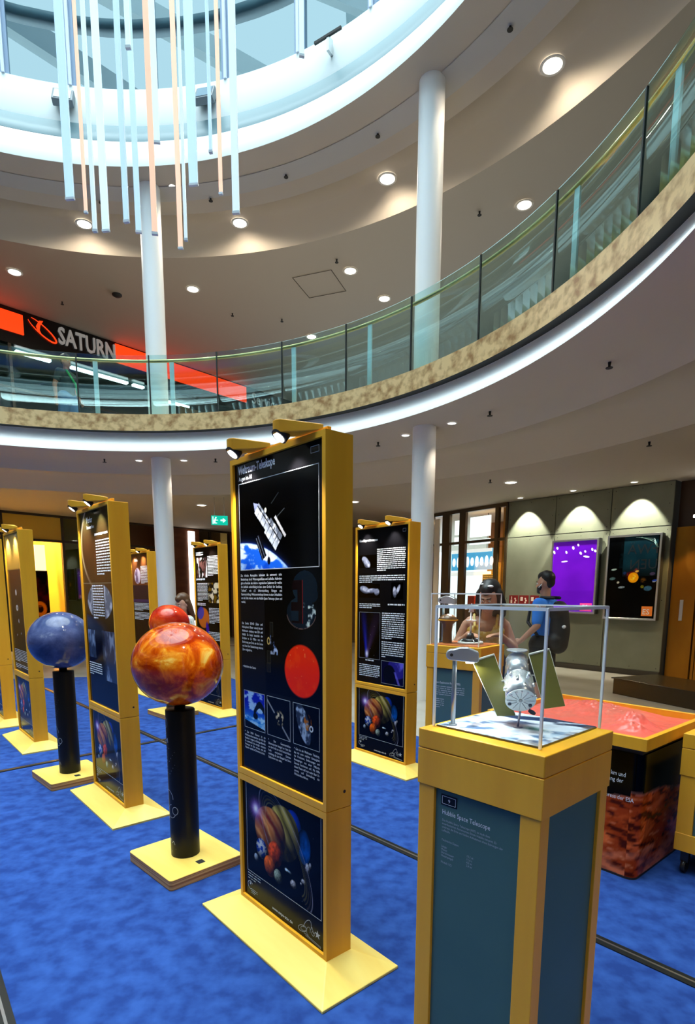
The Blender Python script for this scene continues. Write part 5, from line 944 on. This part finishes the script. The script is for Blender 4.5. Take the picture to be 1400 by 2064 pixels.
a = me.color_attributes.new('Col', 'FLOAT_COLOR', 'POINT'); a.data.foreach_set('color', np.concatenate([Lc.reshape(-1, 3), np.ones((nx * nz, 1))], 1).ravel()); bs_ = link('printed_base', me, painted('glossy_foil_print', rough=.18), t)
MB().prism(per, 0, .014).build('plinth', black_matte, t)
tx = TDp; 
for s_, z in (('Basis 600 km und', .565), ('Ausdehnung der', .530), ('Mars Express der ESA', .435), ('Serrung', .402)): text('lettering', s_, .205, z, .034, white_ink, bs_, y=-bd_ - .001, sx=.78)

# pedestal cut by the right edge
pedestal('low wooden pedestal on casters cut by the right edge of the picture', 2.20, 2.93, -49, .56, .54, top=.80, casters=True)

# ================================================================== PEOPLE
def tubes(name, parts, m, parent, voxel=.012, smooth=6, extra=None):
    mb = MB()
    for pts, rs in parts: mb.tube(pts, rs, seg=12)
    if extra: extra(mb)
    o = mb.build(name, m, parent); r = o.modifiers.new('remesh', 'REMESH'); r.mode = 'VOXEL'; r.voxel_size = voxel; r.use_smooth_shade = True
    if smooth: s_ = o.modifiers.new('smooth', 'SMOOTH'); s_.factor = .5; s_.iterations = smooth
    return o
def hand(wrist, direction, h, palm_n=(1, 0, 0), curl=.35):
    """tubes of palm, four unequal bent fingers and a thumb"""
    w = V(wrist); d = V(direction).normalized(); nrm = V(palm_n).normalized(); s_ = d.cross(nrm).normalized(); out = []
    out.append(([tuple(w), tuple(w + d * .045 * h)], [.020 * h, .022 * h]))
    for k, L_ in enumerate((.036, .042, .040, .032)):
        off = s_ * (k - 1.5) * .019 * h; b = w + d * .075 * h + off; p2 = b + (d + nrm * curl * .5) * L_ * h; p3 = p2 + (d * .7 + nrm * curl * 1.6) * L_ * .8 * h
        out.append(([tuple(w + d * .02 * h + off * .7), tuple(b), tuple(p2), tuple(p3)], [.012 * h, .0105 * h, .009 * h, .0075 * h]))
    out.append(([tuple(w + d * .015 * h - s_ * .02 * h), tuple(w + d * .045 * h - s_ * .045 * h + nrm * .01), tuple(w + d * .075 * h - s_ * .05 * h + nrm * .02)], [.012 * h, .011 * h, .009 * h]))
    return out
def head_extra(c, f, s, m_up=V((0, 0, 1))):
    """skull, jaw, nose, brow, lips, ears; c = head centre, f = facing direction"""
    f = V(f).normalized(); sd = f.cross(V((0, 0, 1))).normalized(); u = sd.cross(f).normalized(); c = V(c)
    A = lambda a, b, k: tuple(c + f * a * s + sd * b * s + u * k * s)
    def ex(mb):
        mb.ball(A(-.012, 0, .03), .092 * s, sx=.92, sy=.92, sz=1.08, seg=24, rings=16); mb.ball(A(.015, 0, -.03), .072 * s, sz=1.15, seg=20, rings=14); mb.ball(A(.045, 0, -.078), .030 * s, seg=12, rings=8)
        mb.tube([A(.083, 0, .02), A(.100, 0, -.022)], [.010 * s, .015 * s], seg=8); mb.tube([A(.078, -.03, .032), A(.078, .03, .032)], .012 * s, seg=8); mb.tube([A(.080, -.016, -.052), A(.080, .016, -.052)], .009 * s, seg=8)
        for q in (-1, 1): mb.tube([A(-.01, q * .084, .015), A(-.005, q * .086, -.02)], [.016 * s, .011 * s], seg=8)
    return ex, A
def eyes(A, s, parent):
    m = MB(); p = MB()
    for q in (-1, 1): m.ball(A(.078, q * .030, .012), .011 * s, seg=10, rings=8); p.ball(A(.0865, q * .030, .010), .0050 * s, seg=8, rings=6)
    e = m.build('eyes', mat('eye_white', (.8, .78, .75), rough=.2), parent); p.build('pupils', mat('pupil', (.02, .01, .008), rough=.15), e)
    m = MB()
    for q in (-1, 1): m.tube([A(.088, q * .014, .035), A(.080, q * .046, .037)], .0045 * s, seg=6)
    m.build('eyebrows', mat('dark_hair', (.012, .009, .008), rough=.5), parent)
hair_black = mat('dark_hair', (.012, .009, .008), rough=.5)

# man with backpack (faces left, away from the camera)
def man(x, y, H_, rot):
    t = thing('person', 'standing bearded man in a bright blue T-shirt with a black backpack, facing left', 'person', (x, y, .006), rot); k = H_ / 1.8
    S_ = lambda *p: tuple(q * k for q in p)
    hc = S_(0, -.02, 1.665); ex, A = head_extra(hc, (0, -1, -.05), k * 1.0)
    arms = [([S_(.18, 0, 1.44), S_(.25, .03, 1.17), S_(.24, -.17, .98)], [.052 * k, .044 * k, .030 * k]), ([S_(-.18, 0, 1.44), S_(-.25, .04, 1.17), S_(-.26, -.06, .92)], [.052 * k, .044 * k, .030 * k])]
    body = [([S_(0, 0, .96), S_(0, 0, 1.15), S_(0, .01, 1.36)], [.135 * k, .125 * k, .150 * k]), ([S_(-.13, .01, 1.40), S_(.13, .01, 1.40)], .085 * k), ([S_(0, .01, 1.42), S_(0, -.01, 1.60)], [.062 * k, .055 * k]),
            ([S_(.085, 0, .93), S_(.10, -.02, .50), S_(.10, .03, .09)], [.095 * k, .065 * k, .042 * k]), ([S_(-.085, 0, .93), S_(-.10, .02, .50), S_(-.10, .06, .09)], [.095 * k, .065 * k, .042 * k])]
    body += arms + hand(S_(.24, -.17, .98), (0, -.9, -.5), k, (-1, 0, 0), .6) + hand(S_(-.26, -.06, .92), (0, -.2, -1), k, (1, 0, 0))
    bdy = tubes('body', body, skin_m, t, voxel=.009, smooth=3, extra=ex); eyes(A, k, bdy)
    tubes('t_shirt', [([S_(0, 0, .96), S_(0, 0, 1.15), S_(0, .01, 1.36)], [.150 * k, .142 * k, .165 * k]), ([S_(-.14, .01, 1.40), S_(.14, .01, 1.40)], .098 * k), ([S_(.18, 0, 1.43), S_(.235, .02, 1.22)], [.075 * k, .066 * k]), ([S_(-.18, 0, 1.43), S_(-.235, .03, 1.22)], [.075 * k, .066 * k])], mat('blue_shirt', (.03, .22, .78), rough=.8), t, voxel=.014)
    tubes('shorts', [([S_(.06, 0, .93), S_(-.06, 0, .93)], .15 * k), ([S_(.09, 0, .90), S_(.105, -.01, .55)], [.125 * k, .105 * k]), ([S_(-.09, 0, .90), S_(-.105, .01, .55)], [.125 * k, .105 * k])], mat('black_shorts', (.012, .012, .014), rough=.8), t, voxel=.014)
    tubes('shoes', [([S_(.10, .06, .05), S_(.10, -.13, .04)], [.05 * k, .042 * k]), ([S_(-.10, .09, .05), S_(-.10, -.10, .04)], [.05 * k, .042 * k])], mat('pale_shoes', (.55, .50, .50), rough=.6), t, voxel=.01)
    tubes('hair', [([A(-.045, 0, .075), A(-.06, 0, .02)], [.088 * k, .070 * k]), ([A(.03, 0, .10), A(-.02, 0, .105)], [.055 * k, .068 * k])], hair_black, t, voxel=.008)
    tubes('beard', [([A(.045, -.05, -.045), A(.07, 0, -.085), A(.045, .05, -.045)], .030 * k), ([A(0, -.078, -.0), A(.03, -.066, -.06)], .018 * k), ([A(0, .078, -.0), A(.03, .066, -.06)], .018 * k), ([A(.08, -.025, -.035), A(.08, .025, -.035)], .010 * k)], hair_black, t, voxel=.007)
    bp = tubes('backpack', [([S_(0, .18, 1.36), S_(0, .20, 1.12), S_(0, .19, .94)], [.11 * k, .125 * k, .12 * k]), ([S_(-.07, .17, 1.33), S_(.07, .17, 1.33)], .09 * k), ([S_(-.08, .18, .98), S_(.08, .18, .98)], .10 * k)], mat('backpack_black', (.010, .010, .012), rough=.6), t, voxel=.014)
    tubes('backpack_straps', [([S_(q * .09, .14, 1.50), S_(q * .11, .0, 1.505), S_(q * .115, -.13, 1.40), S_(q * .13, -.15, 1.20), S_(q * .17, .0, 1.05)], .020 * k) for q in (-1, 1)], mat('backpack_black', (.010, .010, .012), rough=.6), t, voxel=.009, smooth=2)
    m = MB(); m.ball(S_(.075, .285, 1.16), .035, sx=1.0, sy=.6, sz=.6); m.build('white_emblem', mat('white_emblem', (.9, .9, .9), rough=.5), bp)
    tubes('ear_piece', [([A(-.005, -.093, .0), A(.03, -.092, -.035)], .006 * k)], mat('white_earpiece', (.9, .9, .9), rough=.3), t, voxel=.004, smooth=0)
    return t
man(2.39, 6.89, 1.77, rad(-134))

# dark-haired woman leaning over the rear showcase
def woman(x, y, rot):
    t = thing('person', 'dark-haired woman in a yellow top leaning over the rear showcase', 'person', (x, y, .006), rot)
    hc = (.02, -.30, 1.485); ex, A = head_extra(hc, (-.35, -1, -.45), .98)
    body = [([(0, 0, .92), (0, -.04, 1.08), (0, -.15, 1.24)], [.130, .110, .115]), ([(-.12, -.17, 1.27), (.12, -.17, 1.27)], .066), ([(0, -.18, 1.29), (.01, -.26, 1.41)], [.050, .047]),
            ([(.08, 0, .90), (.09, -.01, .48), (.09, .04, .08)], [.098, .062, .038]), ([(-.08, 0, .90), (-.09, .02, .48), (-.09, .06, .08)], [.098, .062, .038]),
            ([(.165, -.17, 1.26), (.25, -.16, 1.06), (.12, -.31, 1.185)], [.043, .036, .026]), ([(-.165, -.17, 1.26), (-.26, -.20, 1.06), (-.14, -.31, 1.185)], [.043, .036, .026])]
    body += hand((.12, -.31, 1.185), (-.7, -.5, 0), .92, (0, 0, -1)) + hand((-.14, -.31, 1.185), (.5, -.6, 0), .92, (0, 0, -1))
    b = tubes('body', body, skin_m, t, voxel=.009, smooth=3, extra=ex); eyes(A, .98, b)
    tubes('yellow_top', [([(0, 0, .98), (0, -.04, 1.08), (0, -.13, 1.20)], [.140, .122, .130]), ([(-.09, -.16, 1.22), (.09, -.16, 1.22)], .088)], mat('yellow_fabric', (.88, .58, .10), rough=.8, noise=((30, 30, 30), (.95, .78, .35), 3, .45, .6)), t, voxel=.012)
    tubes('straps', [([(q * .10, -.10, 1.30), (q * .10, -.20, 1.345), (q * .09, -.25, 1.25)], .013) for q in (-1, 1)], mat('yellow_fabric', (.88, .58, .10)), t, voxel=.006, smooth=1)
    tubes('trousers', [([(.06, 0, .92), (-.06, 0, .92)], .135), ([(.08, 0, .90), (.09, -.01, .48), (.09, .04, .10)], [.112, .078, .058]), ([(-.08, 0, .90), (-.09, .02, .48), (-.09, .06, .10)], [.112, .078, .058])], mat('dark_denim', (.02, .03, .07), rough=.8), t, voxel=.014)
    tubes('shoes', [([(.09, .06, .045), (.09, -.11, .035)], [.045, .037]), ([(-.09, .08, .045), (-.09, -.09, .035)], [.045, .037])], mat('pale_shoes', (.55, .50, .50), rough=.6), t, voxel=.01)
    tubes('hair', [([A(-.045, 0, .07), A(-.06, 0, .0)], [.095, .085]), ([A(.035, 0, .098), A(-.02, 0, .10)], [.052, .070]), ([A(-.02, .075, .04), A(-.03, .10, -.10), A(-.05, .10, -.22)], [.045, .050, .030]), ([A(-.02, -.075, .04), A(-.04, -.09, -.08), A(-.08, -.08, -.18)], [.045, .045, .028]), ([A(-.07, 0, -.04), A(-.11, 0, -.18)], [.08, .06])], hair_black, t, voxel=.009)
    g = MB().ball(A(.03, -.03, .128), .03, sz=.35).ball(A(.0, .03, .135), .028, sz=.35).build('white_hair_band', mat('white_emblem', (.9, .9, .9), rough=.5), t)
    return t
woman(1.25, 5.12, rad(-14))

# girl
def girl(x, y, rot):
    t = thing('person', 'young girl with long brown hair and a white top behind the red globe', 'person', (x, y, .006), rot); k = .83
    S_ = lambda *p: tuple(q * k for q in p); hc = S_(0, -.03, 1.63); ex, A = head_extra(hc, (0, -1, -.35), .96)
    body = [([S_(0, 0, .93), S_(0, 0, 1.12), S_(0, .01, 1.34)], [.10, .092, .10]), ([S_(-.12, .01, 1.39), S_(.12, .01, 1.39)], .052), ([S_(0, .01, 1.40), S_(0, -.01, 1.56)], [.042, .040]),
            ([S_(.08, 0, .90), S_(.09, -.02, .48), S_(.09, .03, .09)], [.075, .048, .032]), ([S_(-.08, 0, .90), S_(-.09, .02, .48), S_(-.09, .05, .09)], [.075, .048, .032]),
            ([S_(.17, 0, 1.38), S_(.21, .02, 1.10), S_(.17, -.15, .98)], [.036, .030, .022]), ([S_(-.17, 0, 1.38), S_(-.21, .02, 1.10), S_(-.17, -.15, .98)], [.036, .030, .022])]
    body += hand(S_(.17, -.15, .98), (-.3, -1, -.2), .75, (0, 0, -1)) + hand(S_(-.17, -.15, .98), (.3, -1, -.2), .75, (0, 0, -1))
    b = tubes('body', body, mat('fair_skin', (.70, .42, .30), rough=.5), t, voxel=.008, smooth=3, extra=ex); eyes(A, .96, b)
    tubes('white_top', [([S_(0, 0, .95), S_(0, 0, 1.12), S_(0, .01, 1.32)], [.112, .104, .112]), ([S_(-.13, .01, 1.37), S_(.13, .01, 1.37)], .062), ([S_(.16, 0, 1.38), S_(.195, .01, 1.22)], .046), ([S_(-.16, 0, 1.38), S_(-.195, .01, 1.22)], .046)], mat('white_fabric', (.75, .74, .72), rough=.8, noise=((18, 18, 18), (.35, .55, .45), 2, .6, .7)), t, voxel=.012)
    tubes('skirt', [([S_(0, 0, .95), S_(0, 0, .62)], [.12, .17])], mat('dark_denim', (.02, .03, .07), rough=.8), t, voxel=.014)
    tubes('shoes', [([S_(.09, .06, .05), S_(.09, -.11, .04)], .035), ([S_(-.09, .08, .05), S_(-.09, -.09, .04)], .035)], mat('pale_shoes', (.55, .50, .50), rough=.6), t, voxel=.01)
    tubes('hair', [([A(-.045, 0, .07), A(-.06, 0, .0)], [.092, .082]), ([A(.035, 0, .095), A(-.02, 0, .10)], [.050, .068]), ([A(-.03, .075, .03), A(-.06, .07, -.12), A(-.08, .07, -.26)], [.038, .035, .022]), ([A(-.03, -.075, .03), A(-.06, -.07, -.12), A(-.08, -.07, -.26)], [.038, .035, .022]), ([A(-.08, 0, -.04), A(-.10, 0, -.22)], [.07, .05])], mat('brown_hair', (.11, .05, .02), rough=.5), t, voxel=.009)
girl(-2.30, 7.98, rad(-35))

# visitor on the balcony, seen through the glass
def visitor(x, y, z, rot):
    t = thing('person', 'visitor in a dark top and blue jeans on the balcony, seen through the balustrade', 'person', (x, y, z), rot)
    hc = (0, -.02, 1.60); ex, A = head_extra(hc, (0, -1, -.1), .96)
    body = [([(0, 0, .93), (0, 0, 1.12), (0, .01, 1.32)], [.13, .12, .14]), ([(-.13, .01, 1.36), (.13, .01, 1.36)], .078), ([(0, .01, 1.38), (0, -.01, 1.53)], [.055, .050]),
            ([(.08, 0, .90), (.10, -.12, .48), (.10, -.08, .09)], [.09, .062, .040]), ([(-.08, 0, .90), (-.10, .08, .48), (-.10, .20, .12)], [.09, .062, .040]),
            ([(.18, 0, 1.38), (.24, .04, 1.12), (.22, -.10, .93)], [.05, .042, .028]), ([(-.18, 0, 1.38), (-.24, .06, 1.12), (-.26, .02, .88)], [.05, .042, .028])]
    body += hand((.22, -.10, .93), (0, -.5, -.8), 1, (-1, 0, 0)) + hand((-.26, .02, .88), (0, 0, -1), 1, (1, 0, 0))
    b = tubes('body', body, skin_dark, t, voxel=.010, smooth=3, extra=ex); eyes(A, .96, b)
    tubes('dark_top', [([(0, 0, .98), (0, 0, 1.12), (0, .01, 1.32)], [.145, .137, .155]), ([(-.13, .01, 1.36), (.13, .01, 1.36)], .092), ([(.18, 0, 1.38), (.21, .02, 1.24)], .062), ([(-.18, 0, 1.38), (-.21, .03, 1.24)], .062)], mat('dark_teal_fabric', (.02, .05, .06), rough=.8), t, voxel=.014)
    tubes('green_scarf', [([(-.10, -.12, 1.40), (.05, -.165, 1.20), (.12, -.15, 1.0)], .022)], mat('green_fabric', (.03, .45, .15), rough=.8), t, voxel=.008)
    tubes('jeans', [([(.06, 0, .93), (-.06, 0, .93)], .145), ([(.08, 0, .90), (.10, -.12, .48), (.10, -.08, .10)], [.112, .082, .062]), ([(-.08, 0, .90), (-.10, .08, .48), (-.10, .20, .13)], [.112, .082, .062])], mat('blue_denim', (.06, .20, .42), rough=.8), t, voxel=.014)
    tubes('shoes', [([(.10, -.05, .05), (.10, -.22, .04)], .045), ([(-.10, .22, .06), (-.10, .08, .04)], .045)], mat('pale_shoes', (.55, .50, .50), rough=.6), t, voxel=.01)
    tubes('hair', [([A(-.045, 0, .07), A(-.06, 0, .02)], [.088, .072]), ([A(.03, 0, .095), A(-.02, 0, .10)], [.052, .066])], hair_black, t, voxel=.009)
visitor(-5.50, 11.73, 4.33, rad(70))
bpy.context.view_layer.update()
